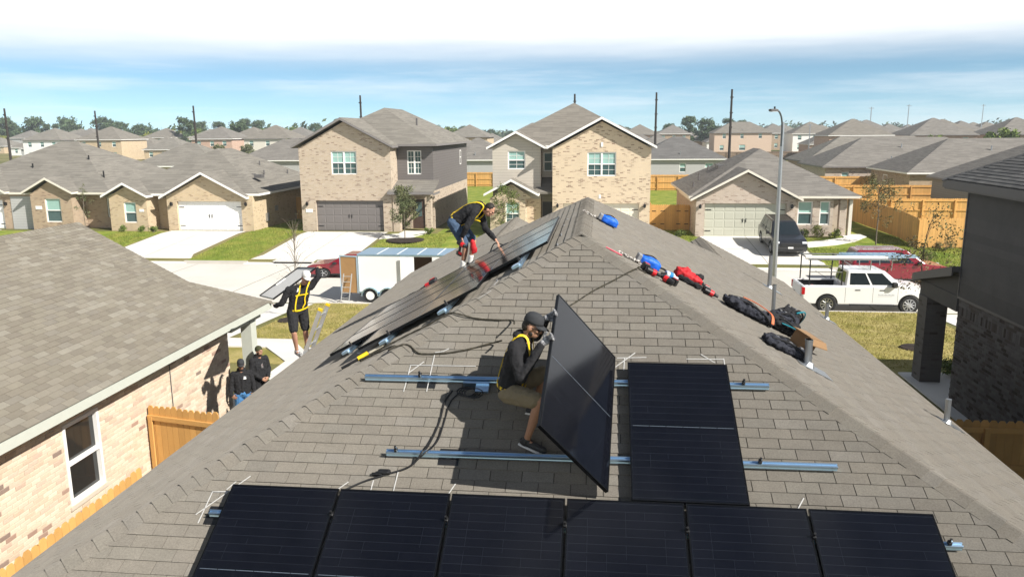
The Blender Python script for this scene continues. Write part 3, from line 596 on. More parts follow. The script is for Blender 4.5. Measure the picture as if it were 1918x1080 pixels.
# ------------------------------------------------------------------ fences
def fence(label, pts, h=1.83, mm=m_wood, z=None, step=.142, big=False, rails=1, name='wooden_fence', cap=False):
    """pickets along a polyline; rails = side (+1/-1) the rails and posts stand on"""
    P = thing(name, label, 'fence', (*pts[0], 0))
    pk, rl, po = MB(), MB(), MB(); sep = []
    for (x0, y0), (x1, y1) in zip(pts[:-1], pts[1:]):
        d = V3((x1 - x0, y1 - y0, 0)); L = d.length; d.normalize(); n = V3((-d.y, d.x, 0)) * rails; k = max(1, int(L / step))
        for i in range(k):
            c = V3((x0, y0, 0)) + d * ((i + .5) * L / k); zz = (gz(c.y) if z is None else z); w = L / k / 2 - .003; dz = R.uniform(-.012, .012)
            q = MB() if big else pk
            q.prism([c - d * w + V3((0, 0, zz + .04)), c + d * w + V3((0, 0, zz + .04)), c + d * w + V3((0, 0, zz + h - .05 + dz)), c + d * w * .5 + V3((0, 0, zz + h + dz)), c - d * w * .5 + V3((0, 0, zz + h + dz)), c - d * w + V3((0, 0, zz + h - .05 + dz))], -n * .016)
            if big: mk('picket', q, mm, P, world=True)
        m_ = max(1, round(L / 2.4))
        for j in range(m_ + 1):
            c = V3((x0, y0, 0)) + d * (j * L / m_) + n * .09; zz = (gz(c.y) if z is None else z); po.box(c.x - .045, c.x + .045, c.y - .045, c.y + .045, zz, zz + h - .12)
        for q in (.25, h / 2, h - .22):
            a = V3((x0, y0, (gz(y0) if z is None else z) + q)) + n * .022; b = V3((x1, y1, (gz(y1) if z is None else z) + q)) + n * .022
            rl.prism([a, a + n * .038, a + n * .038 + V3((0, 0, .09)), a + V3((0, 0, .09))], b - a)
    if not big: mk('pickets', pk, mm, P, world=True, kind='stuff')
    mk('rails', rl, mm, P, world=True); mk('posts', po, mm, P, world=True); return P
fence('cedar fence corner standing on the lawn behind the parked red car', [(19.3, 64), (19.3, 49.8), (27, 49.9)], rails=1, step=.145)
fence('second cedar fence across the yards with framed rails behind the corner fence', [(19.5, 61.6), (33, 61.2)], rails=-1)
fence('third cedar fence across the yards in front of the brown brick end house', [(21, 76.3), (36, 75.6)], rails=-1)
fence('fourth cedar fence farthest back by the shaded grey side wall', [(20.5, 90.0), (31, 90.0)], rails=-1)
fence('cedar side fence running back between the yards', [(20.6, 62), (20.9, 90)], rails=1)
fence('cedar back fence seen between the two two-storey houses', [(-20, 100), (-9, 100)], rails=-1)
fence('cedar back fence right of the cream brick gable house', [(2, 93.5), (14, 93.5)], rails=-1)
fence('cedar fence glimpsed beyond the tan brick roofs', [(-48, 95), (-36, 95)], rails=-1)
fence('weathered brown fence in front of the pinkish two-storey house', [(22, 188), (80, 188)], mm=m_wood_old, rails=-1)
fence('cedar side fence running back beside the cream brick house', [(3.7, 56.3), (4.1, 93)], rails=1)
fence('cedar fence in shade between tan brick house and dark sided house', [(-24.6, 62), (-21.3, 62)], rails=1)
gt = fence('cedar double gate with black hinges beside the sage garage door', [(3.45, 56.0), (6.35, 56.0)], rails=1, name='wooden_gate')
hg = MB()
for x in (3.75, 4.35, 5.45, 6.0):
    for zz in (.45, 1.35): hg.box(x, x + .28, 55.965, 55.982, zz, zz + .05)
mk('hinge', hg, m_black, gt, world=True)
# ------------------------------------------------------------------ shingles
def clip(poly, a, b, c):
    """keep a*x+b*y+c >= 0"""
    out = []
    for i in range(len(poly)):
        p, q = poly[i], poly[(i + 1) % len(poly)]; dp = a * p[0] + b * p[1] + c; dq = a * q[0] + b * q[1] + c
        if dp >= 0: out.append(p)
        if (dp >= 0) != (dq >= 0):
            t = dp / (dp - dq); out.append((p[0] + (q[0] - p[0]) * t, p[1] + (q[1] - p[1]) * t))
    return out
def shingle_face(O, U, D, Nn, vmax, lo, hi, rnd, tab=.305, exp=.127, pick=None):
    """tabs on a plane: O at the ridge, U along the eave, D down the slope. lo/hi: (offset, slope) limits u >= lo0+lo1*v. Returns list of (mesh builder data, key)"""
    tabs = []; v = 0.0; row = 0
    while v < vmax - .02:
        v1 = min(v + exp, vmax); u0 = min(lo[0] + lo[1] * v, lo[0] + lo[1] * v1); u1 = max(hi[0] + hi[1] * v, hi[0] + hi[1] * v1)
        off = (row % 2) * tab * .5 + rnd.uniform(-.015, .015); k = math.floor((u0 - off) / tab)
        lift_row = rnd.uniform(0, .0015)
        while off + k * tab < u1:
            a = off + k * tab + .0032 + rnd.uniform(0, .0018); b = off + (k + 1) * tab - .0032; dv = rnd.uniform(-.0022, .001)
            poly = [(a, v + .0005), (b, v + .0005), (b, v1 + .0015 + dv), (a, v1 + .0015 + dv)]
            poly = clip(poly, 1, -lo[1], -lo[0]); poly = clip(poly, -1, hi[1], hi[0]) if len(poly) > 2 else poly
            if len(poly) > 2:
                n = len(poly); lift = rnd.uniform(0, .003) + lift_row
                top = []; bot = []
                for (x, y) in poly:
                    h = .003 + (.0075 + lift) * (y - v) / exp; top.append(O + U * x + D * y + Nn * h); bot.append(O + U * x + D * y - Nn * .006)
                cu = sum(p[0] for p in poly) / n; cv = sum(p[1] for p in poly) / n
                ar = abs(sum(poly[i][0] * poly[(i + 1) % n][1] - poly[(i + 1) % n][0] * poly[i][1] for i in range(n))) / 2
                tabs.append((top, bot, cu, cv, O + U * cu + D * cv, ar))
            k += 1
        v += exp; row += 1
    return tabs
def tab_add(mb, t):
    top, bot = t[0], t[1]; n = len(top)
    mb.add(top + bot, [tuple(range(n))] + [(i, n + i, n + (i + 1) % n, (i + 1) % n) for i in range(n)])
def emit_tabs(P, tabs, mm, n_single, hidden=lambda t: False):
    cp = V3((0, 0, 7.0)); order = sorted([t for t in tabs if not hidden(t)], key=lambda t: (t[4] - cp).length / max(t[5], .004) ** .5)
    single = order[:n_single]; ids = {id(t) for t in single}
    for t in single:
        q = MB(); tab_add(q, t); mk('shingle', q, mm, P, world=True, fix=True)
    q = MB()
    for t in tabs:
        if id(t) not in ids: tab_add(q, t)
    if q.v: mk('shingles', q, mm, P, world=True, fix=False, kind='stuff')
def orient_up(O, U, D):
    n = U.cross(D)
    return n.normalized() if n.z > 0 else -n.normalized()
def caps(P, A, Bp, n1, n2, mm, rnd, joined=False, w=.15, exp=.142):
    """folded cap shingles from Bp (low end) up to A; n1,n2 = normals of the two planes"""
    d = (A - Bp); L = d.length; d.normalize(); k = int(L / exp); j = MB()
    s1 = n1.cross(d); s2 = -(n2.cross(d))
    if s1.z > 0: s1 = -s1
    if s2.z > 0: s2 = -s2
    s1.normalize(); s2.normalize(); nn = (n1 + n2).normalized()
    for i in range(k):
        a = Bp + d * (i * exp); b = Bp + d * (i * exp + exp + .03); q = MB() if not joined else j; ww = w * rnd.uniform(.95, 1.05)
        h0, h1 = .022 + rnd.uniform(0, .004), .014
        ring0 = [a + s1 * ww + n1 * (h0 - .010), a + s1 * .02 + nn * h0, a + s2 * .02 + nn * h0, a + s2 * ww + n2 * (h0 - .010), a + s2 * ww - n2 * .003, a + nn * .0, a + s1 * ww - n1 * .003]
        ring1 = [b + s1 * ww * .98 + n1 * (h1 - .008), b + s1 * .02 + nn * h1, b + s2 * .02 + nn * h1, b + s2 * ww * .98 + n2 * (h1 - .008), b + s2 * ww * .98 - n2 * .003, b, b + s1 * ww * .98 - n1 * .003]
        q.loft([ring0, ring1])
        if not joined: mk('ridge_cap', q, mm, P, world=True)
    if joined: mk('ridge_caps', j, mm, P, world=True, kind='stuff')

# ------------------------------------------------------------------ the house the crew works on
HOUSE = thing('brick_house', 'one-storey house under the crew, its hip roof of brown-grey shingles carrying solar panels', 'house', (TA.x, 12, 0))
X0, X1, Y0, Y1 = TA.x - HW, TA.x + HW, TA.y - HW, TA.y + RL + HW
q = MB(); hip_solid(q, X0 + .01, X1 - .01, Y0 + .01, Y1 - .01, EZ - .012, .14); mk('roof_deck', q, m_deck, HOUSE, world=True)
q = MB(); ring(q, X0, X1, Y0, Y1, EZ - .18, EZ - .02); mk('fascia', q, m_cream, HOUSE, world=True)
body(HOUSE, 'wall', X0 + .4, X1 - .4, Y0 + .4, Y1 - .4, 0, EZ - .16, m_brickH4)
n_f, n_b, n_l, n_r = V3((0, -SA, CA)), V3((0, SA, CA)), V3((-SA, 0, CA)), V3((SA, 0, CA))
VM = HW / CA; rs = random.Random(3)
PANEL_W, PANEL_L, PANEL_H = 1.04, 1.755, 0.13
def hidden_front(t):
    u, v = t[2], t[3]
    return (.5 < u < 1.62 and 2.5 < v < 4.33) or (-3.2 < u < 3.17 and v > 4.3) or (v > 5.75)
fr = shingle_face(TA, V3((1, 0, 0)), V3((0, -CA, -SA)), n_f, VM, (0, -CA), (0, CA), rs)
emit_tabs(HOUSE, fr, m_shingle, 300, hidden_front)
lf = shingle_face(TA, V3((0, 1, 0)), V3((-CA, 0, -SA)), n_l, VM, (0, -CA), (RL, CA), rs); emit_tabs(HOUSE, lf, m_shingle, 0)
rf = shingle_face(TA, V3((0, 1, 0)), V3((CA, 0, -SA)), n_r, VM, (0, -CA), (RL, CA), rs); emit_tabs(HOUSE, rf, m_shingle, 0)
TB = TA + V3((0, RL, 0))
bk = shingle_face(TB, V3((1, 0, 0)), V3((0, CA, -SA)), n_b, VM, (0, -CA), (0, CA), rs); emit_tabs(HOUSE, bk, m_shingle, 0)
caps(HOUSE, TA, V3((X0, Y0, EZ)), n_f, n_l, m_shingle, rs); caps(HOUSE, TA, V3((X1, Y0, EZ)), n_f, n_r, m_shingle, rs)
caps(HOUSE, TB, V3((X0, Y1, EZ)), n_b, n_l, m_shingle, rs, True); caps(HOUSE, TB, V3((X1, Y1, EZ)), n_b, n_r, m_shingle, rs, True)
caps(HOUSE, TB + V3((0, .1, 0)), TA - V3((0, .1, 0)), n_l, n_r, m_shingle, rs)
for (xc, so, yb) in ((2.85, 1, 22.4), (-2.42, -1, 23.2)):       # front gables: their outer slope carries on the side slope
    dq, tq = MB(), MB(); hw = abs(xc - (X1 if so > 0 else X0)); zr = EZ + hw * TAN + .008; ez = zr - hw * TAN; ya = TB.y + abs(xc - TA.x)
    for sgn in (-1, 1):
        O = V3((xc, ya, zr)); cut = (0, CA) if sgn == so else (-.6, 0)
        for t in shingle_face(O, V3((0, 1, 0)), V3((sgn * CA, 0, -SA)), V3((sgn * SA, 0, CA)), hw / CA, cut, (yb - ya, 0), rs): tab_add(tq, t)
    xe, xi = xc + so * hw, xc - so * hw
    dq.prism([(xc, ya, zr - .012), (xc, yb, zr - .012), (xe, yb, ez - .012), (xe, ya + hw, ez - .012)], (0, 0, -.1)); dq.prism([(xc, ya - .6, zr - .012), (xc, yb, zr - .012), (xi, yb, ez - .012), (xi, ya - .6, ez - .012)], (0, 0, -.1))
    gable_tri(tq, xc - hw + .3, xc + hw - .3, yb - .4, ez - .1, zr - .3)
    mk('gable_deck', dq, m_deck, HOUSE, world=True); mk('gable_shingles', tq, m_shingle, HOUSE, world=True, fix=False, kind='stuff')
    caps(HOUSE, V3((xc, yb, zr)), V3((xc, ya, zr)), V3((-SA, 0, CA)), V3((SA, 0, CA)), m_shingle, rs, True)
m_chalk = mat('chalk', (0.46, 0.455, 0.44), rough=0.95, var=0.25, scale=30)
def FP(u, v, h=0.0): return TA + V3((u, 0, 0)) + V3((0, -CA, -SA)) * v + n_f * h
def LP(y, v, h=0.0): return TA + V3((0, y, 0)) + V3((-CA, 0, -SA)) * v + n_l * h
def RP(y, v, h=0.0): return TA + V3((0, y, 0)) + V3((CA, 0, -SA)) * v + n_r * h
def chalk(pts, w=.010, place=FP, nrm=n_f):
    q = MB(); P_ = []
    for (a, b), (c, d) in zip(pts[:-1], pts[1:]):
        k = max(1, int(math.hypot(c - a, d - b) / .06))
        for i in range(k + (1 if (c, d) == pts[-1] else 0)): t = i / k; P_.append(place(a + (c - a) * t, b + (d - b) * t, .0135))
    q.ribbon(P_, [nrm] * len(P_), w, .002); mk('chalk_mark', q, m_chalk, HOUSE, world=True)
# ------------------------------------------------------------------ chalk marks on the front slope
for c_ in ([(-1.84, 2.56), (-1.10, 2.55)], [(-1.83, 2.68), (-1.69, 2.5)], [(-1.59, 2.38), (-1.58, 2.95)], [(-1.83, 2.57), (-1.83, 2.96)], [(-1.59, 2.35), (-1.5, 2.33), (-1.44, 2.28)], [(-3.49, 4.59), (-3.12, 4.13)], [(-3.43, 4.68), (-3.43, 4.33), (-3.25, 4.32)], [(-3.24, 4.20), (-3.30, 4.30)],
           [(-2.21, 4.24), (-2.13, 4.15)], [(-1.67, 4.01), (-1.67, 4.25)], [(-1.89, 4.12), (-1.89, 4.26)], [(-1.14, 4.24), (-1.09, 4.12)], [(2.03, 4.25), (2.11, 4.12)], [(.45, 2.37), (.77, 2.35)], [(.43, 2.51), (.65, 2.28)], [(.53, 2.37), (.52, 2.56)], [(1.2, 2.36), (1.6, 2.35)], [(1.36, 2.28), (1.5, 2.41)], [(1.6, 2.34), (1.6, 2.46)]): chalk(c_)
for c_ in ([(2.2, .36), (2.4, .38)], [(3.0, .33), (3.15, .34)], [(.9, .34), (1.2, .36)], [(-.1, .34), (.2, .37)], [(-.8, 1.22), (-.55, 1.2), (-.35, 1.24)], [(-1.35, 1.35), (-1.2, 1.2)], [(.62, 4.35), (.7, 4.5)], [(-.75, 3.25), (-.5, 3.4)]): chalk(c_, .02, LP, n_l)

# ------------------------------------------------------------------ bricks laid one by one on a side wall
def side_wall(P, X, sgn, ya, yb, z0, z1, holes, bm_, mm_, nsingle, rnd, yv0, yv1, soldier=None):
    back = MB(); holed(back, ya, yb, z0, z1, holes, 0, .2); back.v = [(X - sgn * (p[1] + .010), p[0], p[2]) for p in back.v]; mk('wall', back, mm_, P, world=True)
    bl, bh, j = .203, .066, .011; row = 0; z = z0 + .02; bricks = []
    while z + bh < z1:
        sol = soldier and soldier[0] <= z < soldier[1]
        hh = (soldier[1] - z - j) if sol else bh; L = .066 if sol else bl
        y = yv0 - (row % 2) * (L + j) / 2
        while y < yv1:
            a, b = max(y, yv0), min(y + L, yv1); segs = [(a, b)]
            for h in holes:
                if h[2] - .02 < z + hh and z < h[3] + .02:
                    n2 = []
                    for (p, q_) in segs:
                        if q_ <= h[0] or p >= h[1]: n2.append((p, q_)); continue
                        if p < h[0]: n2.append((p, h[0] - .005))
                        if q_ > h[1]: n2.append((h[1] + .005, q_))
                    segs = n2
            for (p, q_) in segs:
                if q_ - p > .03: bricks.append((p, q_, z, z + hh, rnd.uniform(-.0025, .003)))
            y += L + j
        z += hh + j; row += 1
    cp = V3((0, 0, 7)); bricks.sort(key=lambda b: (V3((X, b[0], b[2])) - cp).length)
    vis = [b for b in bricks if b[0] > yv0 + .6]
    ids = set(vis[:nsingle]); jn = MB()
    def put(mb, b):
        x0, x1 = X - sgn * .014, X + sgn * b[4]; e = .004
        A = [(b[0], b[2]), (b[1], b[2]), (b[1], b[3]), (b[0], b[3])]; Bq = [(b[0] + e, b[2] + e), (b[1] - e, b[2] + e), (b[1] - e, b[3] - e), (b[0] + e, b[3] - e)]
        mb.add([(x0, *p) for p in A] + [(x1 - sgn * .003, *p) for p in A] + [(x1, *p) for p in Bq], [(0, 1, 5, 4), (1, 2, 6, 5), (2, 3, 7, 6), (3, 0, 4, 7), (4, 5, 9, 8), (5, 6, 10, 9), (6, 7, 11, 10), (7, 4, 8, 11), (8, 9, 10, 11)])
    for b in bricks:
        if b in ids: q = MB(); put(q, b); mk('brick', q, bm_, P, world=True)
        else: put(jn, b)
    mk('bricks', jn, bm_, P, world=True, kind='stuff')

# ------------------------------------------------------------------ neighbour on the left
LX, LZ, LYF = -8.33, 2.75, 18.9
LEFT = thing('brick_house', 'one-storey cream brick house with mottled tan shingle roof and pale green fascia next door', 'house', (-13.8, 8, 0))
hwL = 5.5; ZR = LZ + hwL * TAN; XR = LX - hwL
q = MB(); hip_solid(q, LX - 2 * hwL + .01, LX - .01, -6, LYF - .01, LZ - .012, .13); mk('roof_deck', q, m_deck, LEFT, world=True)
O = V3((XR, 0, ZR)); tl = shingle_face(O, V3((0, 1, 0)), V3((CA, 0, -SA)), n_r, hwL / CA, (5.5, 0), (LYF - hwL, CA), rs); emit_tabs(LEFT, tl, m_shingle_l, 300, lambda t: t[4].y < 9.0 + (LX - t[4].x) * .9 or t[4].y > 18)
q = MB(); hip_solid(q, LX - 2 * hwL, LX, -6, 5.5, LZ - .002, .1); mk('roof_end', q, m_roof1, LEFT, world=True)
caps(LEFT, V3((XR, LYF - hwL, ZR)), V3((LX, LYF, LZ)), n_r, n_b, m_shingle_l, rs, True)
wq, fq, tq = MB(), MB(), MB(); gable_slabs(wq, fq, -18.0, -11.2, 12.5, 20.6, 2.745 - .012)
for sgn in (-1, 1):
    for t in shingle_face(V3((-14.6, 12.5, 4.553)), V3((0, 1, 0)), V3((sgn * CA, 0, -SA)), V3((sgn * SA, 0, CA)), 3.4 / CA, (0, 0), (8.1, 0), rs): tab_add(tq, t)
mk('wing_deck', wq, m_deck, LEFT, world=True); mk('wing_shingles', tq, m_shingle_l, LEFT, world=True, fix=False, kind='stuff'); caps(LEFT, V3((-14.6, 20.6, 4.553)), V3((-14.6, 12.5, 4.553)), n_l, n_r, m_shingle_l, rs, True)
q = MB(); q.box(LX - .012, LX + .012, -6, LYF + .012, LZ - .17, LZ - .012); q.box(-11.2, LX - .012, LYF - .012, LYF + .012, LZ - .17, LZ - .012); mk('fascia', q, m_sage, LEFT, world=True)
q = MB(); q.box(-8.9, LX - .02, -6, LYF - .02, LZ - .19, LZ - .165); mk('soffit', q, m_sage, LEFT, world=True)
side_wall(LEFT, -8.7, 1, -5.5, 17.15, 0, 2.55, [(11.27, 12.2, .9, 2.3)], m_brick_near, m_mortar, 300, rs, 8.0, 17.15)
q = MB(); q.box(-18.9, -8.93, -5.5, 17.1, 0, 2.55); mk('inner_wall', q, m_brickH1, LEFT, world=True)
def big_window(P, X, y0, y1, z0, z1):
    f = MB(); t = .06
    f.box(X - .09, X + .012, y0, y0 + t, z0, z1); f.box(X - .09, X + .012, y1 - t, y1, z0, z1); f.box(X - .09, X + .010, y0 + t, y1 - t, z1 - t, z1); f.box(X - .09, X + .014, y0 + t, y1 - t, z0, z0 + t)
    zm = (z0 + z1) / 2; f.box(X - .09, X + .006, y0 + t, y1 - t, zm - .03, zm + .03); w = mk('window', f, m_white, P, world=True)
    for a, b in ((z0 + t, zm - .03), (zm + .03, z1 - t)): q = MB(); q.box(X - .075, X - .065, y0 + t - .003, y1 - t + .003, a - .003, b + .003); mk('pane', q, m_glass_dk, w, world=True)
    q = MB(); q.box(X - .02, X + .035, y0 - .04, y1 + .04, z0 - .075, z0 - .002); mk('sill', q, m_mortar, w, world=True)
big_window(LEFT, -8.7, 11.27, 12.2, .9, 2.3)
q = MB(); q.box(-8.85, -8.58, 18.15, 18.45, 0, 2.57); mk('porch_column', q, m_sage, LEFT, world=True)
q = MB(); q.box(-8.85, -8.60, 17.16, 18.80, 2.36, 2.555); mk('porch_beam', q, m_sage, LEFT, world=True)
q = MB(); q.box(-8.693, -8.680, 14.55, 14.565, .9, 2.5); mk('wall_joint', q, m_dktrim, LEFT, world=True)

gtl = thing('wooden_gate', 'cedar plank gate with cross rail standing open between the two houses', 'gate', (-8.6, 13.6, 0))
A, Bv = V3((-8.66, 13.62, 0)), V3((-7.05, 13.28, 0)); d = (Bv - A); Ln = d.length; d.normalize(); nb = V3((d.y, -d.x, 0)); k = 12
for i in range(k):
    c = A + d * ((i + .5) * Ln / k); w = Ln / k / 2 - .004; dz = R.uniform(-.02, .02); q = MB()
    q.prism([c - d * w + V3((0, 0, .08)), c + d * w + V3((0, 0, .08)), c + d * w + V3((0, 0, 1.80 + dz)), c + d * w * .5 + V3((0, 0, 1.85 + dz)), c - d * w * .5 + V3((0, 0, 1.85 + dz)), c - d * w + V3((0, 0, 1.80 + dz))], nb * -.018); mk('picket', q, m_wood, gtl, world=True)
for zz in (.35, 1.55):
    q = MB(); q.prism([A + nb * .0 + V3((0, 0, zz)), A + nb * .04 + V3((0, 0, zz)), A + nb * .04 + V3((0, 0, zz + .09)), A + V3((0, 0, zz + .09))], d * Ln); mk('rail', q, m_wood, gtl, world=True)
q = MB(); q.prism([A + nb * .05 + d * .02 + V3((0, 0, .40)), A + nb * .05 + d * .11 + V3((0, 0, .40)), A + nb * .05 + d * .11 + V3((0, 0, 1.62)), A + nb * .05 + d * .02 + V3((0, 0, 1.62))], nb * -.03); mk('stile', q, m_wood, gtl, world=True)
fence('cedar fence standing in the gap between the two houses', [(-7.06, 2.0), (-7.06, 10.75)], h=1.9, rails=1, big=True)

# ------------------------------------------------------------------ neighbour on the right: two storeys, in its own shade
RX, RYF = 9.0, 20.3
RIGHT = thing('two_storey_house', 'dark two-storey house in shade with grey lap siding over brick and a porch', 'house', (13, 12, 0))
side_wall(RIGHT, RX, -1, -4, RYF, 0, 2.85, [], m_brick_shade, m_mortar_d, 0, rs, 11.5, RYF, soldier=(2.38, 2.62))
q = MB(); q.box(RX + .22, RX + 9, -4, RYF - .01, 0, 5.6); mk('inner_wall', q, m_sid_ta, RIGHT, world=True)
zz = 2.86
while zz < 5.55:
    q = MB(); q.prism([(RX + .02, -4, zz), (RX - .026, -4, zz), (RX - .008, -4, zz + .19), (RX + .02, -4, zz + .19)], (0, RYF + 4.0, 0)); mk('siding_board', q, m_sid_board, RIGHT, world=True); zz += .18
q = MB(); q.box(RX - .035, RX + .12, RYF - .01, RYF + .03, 2.84, 5.6); q.box(RX - .03, RX + .02, -4, RYF + .03, 2.80, 2.86); mk('corner_trim', q, m_dktrim, RIGHT, world=True)
ex, ez2, ey = 8.55, 5.74, 20.75; q = MB(); hip_solid(q, ex + .01, ex + 9.9, -5, ey - .01, ez2 - .012, .14); mk('roof_deck', q, m_deck, RIGHT, world=True)
m_shingle_d = mat('shingle_dark', (0.1, .1, .1), rough=0.95, var=0.12, scale=1.2, spec=0.15, island=0.12, fine=0.2, fscale=130, icol=[(0, (0.118, 0.116, 0.114)), (0.4, (0.135, 0.132, 0.128)), (0.7, (0.105, 0.104, 0.103))])
tr = shingle_face(V3((ex + 4.95, 0, ez2 + 4.95 * TAN)), V3((0, 1, 0)), V3((-CA, 0, -SA)), n_l, 4.95 / CA, (10, 0), (ey - 4.95, CA), rs); emit_tabs(RIGHT, tr, m_shingle_d, 0)
caps(RIGHT, V3((ex + 4.95, ey - 4.95, ez2 + 4.95 * TAN)), V3((ex, ey, ez2)), n_l, n_b, m_shingle_d, rs, True)
q = MB(); q.box(ex - .015, ex + .012, -5, ey + .012, ez2 - .20, ez2 - .012); q.box(ex + .012, ex + 9.9, ey - .012, ey + .012, ez2 - .2, ez2 - .012); mk('fascia', q, m_dktrim, RIGHT, world=True)
q = MB(); q.box(ex + .02, RX + .2, -5, ey - .02, ez2 - .24, ez2 - .205); mk('soffit', q, m_dktrim, RIGHT, world=True)
pr_, pf = MB(), MB(); pr_.prism([(8.82, RYF + .06, 3.60), (8.82, 22.75, 3.02), (8.82, 22.75, 2.90), (8.82, RYF + .06, 3.46)], (6.3, 0, 0)); mk('porch_roof', pr_, m_shingle_d, RIGHT, world=True)
pf.prism([(8.79, RYF + .06, 3.58), (8.79, 22.77, 3.00), (8.79, 22.77, 2.80), (8.79, RYF + .06, 3.36)], (.028, 0, 0)); pf.box(8.82, 15.1, 22.75, 22.78, 2.80, 2.97); mk('porch_fascia', pf, m_dktrim, RIGHT, world=True)
q = MB(); q.box(8.98, 9.45, RYF + .03, 22.6, 2.45, 2.845); q.box(9.45, 15, 22.2, 22.6, 2.45, 2.845); q.prism([(9.0, RYF + .03, 2.845), (9.0, 22.58, 2.845), (9.0, RYF + .03, 3.40)], (.15, 0, 0)); mk('porch_beam', q, m_sid_board, RIGHT, world=True)
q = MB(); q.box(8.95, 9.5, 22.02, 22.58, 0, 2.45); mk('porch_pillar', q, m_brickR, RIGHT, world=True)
fence('dark shaded cedar fence between the crew\'s house and the dark two-storey house', [(5.0, 14.2), (8.95, 14.2)], rails=-1, big=True)
# ------------------------------------------------------------------ solar panels
def glass_mat():
    mt = bpy.data.materials.new('solar_glass'); mt.use_nodes = True; t = mt.node_tree; L = t.links.new; b = t.nodes['Principled BSDF']
    b.inputs['Roughness'].default_value = 0.09; b.inputs['Specular IOR Level'].default_value = 0.45
    tc = N(t, 'ShaderNodeTexCoord'); s = N(t, 'ShaderNodeSeparateXYZ'); L(tc.outputs['Object'], s.inputs[0])
    def lines(o, pitch, w):
        f = math_n(t, 'FRACT', math_n(t, 'DIVIDE', o, pitch)); return math_n(t, 'LESS_THAN', f, w)
    a = lines(s.outputs[0], 0.167, 0.02); c = lines(s.outputs[1], 0.0845, 0.035); d = lines(s.outputs[0], 0.0167, 0.12)
    g = math_n(t, 'MAXIMUM', math_n(t, 'MULTIPLY', a, 0.6), c); g = math_n(t, 'MAXIMUM', g, math_n(t, 'MULTIPLY', d, 0.35))
    no = N(t, 'ShaderNodeTexNoise', inp={'Scale': 2.0, 'Detail': 3.0}); L(tc.outputs['Object'], no.inputs['Vector'])
    cells = N(t, 'ShaderNodeTexWhiteNoise', noise_dimensions='3D'); sn = N(t, 'ShaderNodeVectorMath', operation='SNAP'); sn.inputs[1].default_value = (0.167, 0.0845, 1); L(tc.outputs['Object'], sn.inputs[0]); L(sn.outputs[0], cells.inputs[0])
    mx = N(t, 'ShaderNodeMix', data_type='RGBA'); L(g, mx.inputs[0]); mx.inputs[6].default_value = (0.0036, 0.0042, 0.0070, 1); mx.inputs[7].default_value = (0.016, 0.018, 0.023, 1)
    f = math_n(t, 'MULTIPLY', math_n(t, 'MULTIPLY_ADD', cells.outputs[0], 0.2, 0.9), math_n(t, 'MULTIPLY_ADD', no.outputs[0], 0.6, 0.7))
    ml = N(t, 'ShaderNodeVectorMath', operation='SCALE'); L(mx.outputs[2], ml.inputs[0]); L(f, ml.inputs['Scale']); L(ml.outputs[0], b.inputs['Base Color'])
    rg = math_n(t, 'MULTIPLY_ADD', no.outputs[0], 0.10, 0.05); L(rg, b.inputs['Roughness'])
    return mt
m_solar = glass_mat(); m_pframe = mat('panel_frame', (0.010, 0.011, 0.013), rough=0.32, var=0.1, metal=0.6); m_strip = mat('cell_strip', (0.085, 0.105, 0.13), rough=0.4, var=0.6, scale=40); m_back = mat('panel_backsheet', (0.72, 0.70, 0.66), rough=0.6, var=0.1)
W_, L_ = PANEL_W, PANEL_L
pf_, pg_, ps_, pb_ = MB(), MB(), MB(), MB(); ft = .012; fh = .035
for (a, b, c, d) in ((-W_ / 2, W_ / 2, -L_ / 2, -L_ / 2 + ft), (-W_ / 2, W_ / 2, L_ / 2 - ft, L_ / 2), (-W_ / 2, -W_ / 2 + ft, -L_ / 2 + ft, L_ / 2 - ft), (W_ / 2 - ft, W_ / 2, -L_ / 2 + ft, L_ / 2 - ft)): pf_.box(a, b, c, d, -fh, 0)
pg_.box(-W_ / 2 + ft, W_ / 2 - ft, -L_ / 2 + ft, L_ / 2 - ft, -.008, -.0035); pb_.box(-W_ / 2 + ft, W_ / 2 - ft, -L_ / 2 + ft, L_ / 2 - ft, -.0105, -.0085); pb_.box(-.12, .12, L_ / 2 - .2, L_ / 2 - .1, -.03, -.0105)
for i in range(6):
    x0 = -W_ / 2 + .03 + i * (W_ - .06) / 6; ps_.box(x0 + .004, x0 + (W_ - .06) / 6 - .004, -.003, .003, -.0034, -.0024)
ME = {}
for nm, mb_, mm_ in (('frame', pf_, m_pframe), ('glass', pg_, m_solar), ('centre_strip', ps_, m_strip), ('backsheet', pb_, m_back)): ME[nm] = mb_.mesh(nm); ME[nm].materials.append(mm_)
def panel(label, c, ux, uy, group=None):
    """panel with centre c of its top face, ux across, uy along"""
    P = thing('solar_panel', label, 'solar panel', group=group); uz = ux.cross(uy).normalized(); M = Matrix((ux.normalized(), uy.normalized(), uz)).transposed()
    P.rotation_mode = 'QUATERNION'; P.rotation_quaternion = M.to_quaternion(); P.location = c
    for nm in ME: mk(nm, ME[nm], None, P)
    return P
eU, eV = V3((1, 0, 0)), V3((0, CA, SA))
row_lab = ['black solar panel at the chalk-crossed end of the long front row', 'second panel from the chalk-crossed end of the long front row', 'third panel from the chalk-crossed end, below the worker, in the long front row', 'fourth panel from the chalk-crossed end, below the tipped panel, in the long front row', 'fifth panel from the chalk-crossed end, below the single flat panel, in the long front row', 'black solar panel at the bare rail end of the long front row']
for i in range(6):
    u = -3.195 + 1.0575 * i + W_ / 2
    panel(row_lab[i], FP(u, 4.315 + L_ / 2, PANEL_H), eU, eV, 'panels of the long front row')
panel('single black solar panel fixed flat above the long front row', FP(.556 + W_ / 2, 2.548 + L_ / 2, PANEL_H), eU, eV)
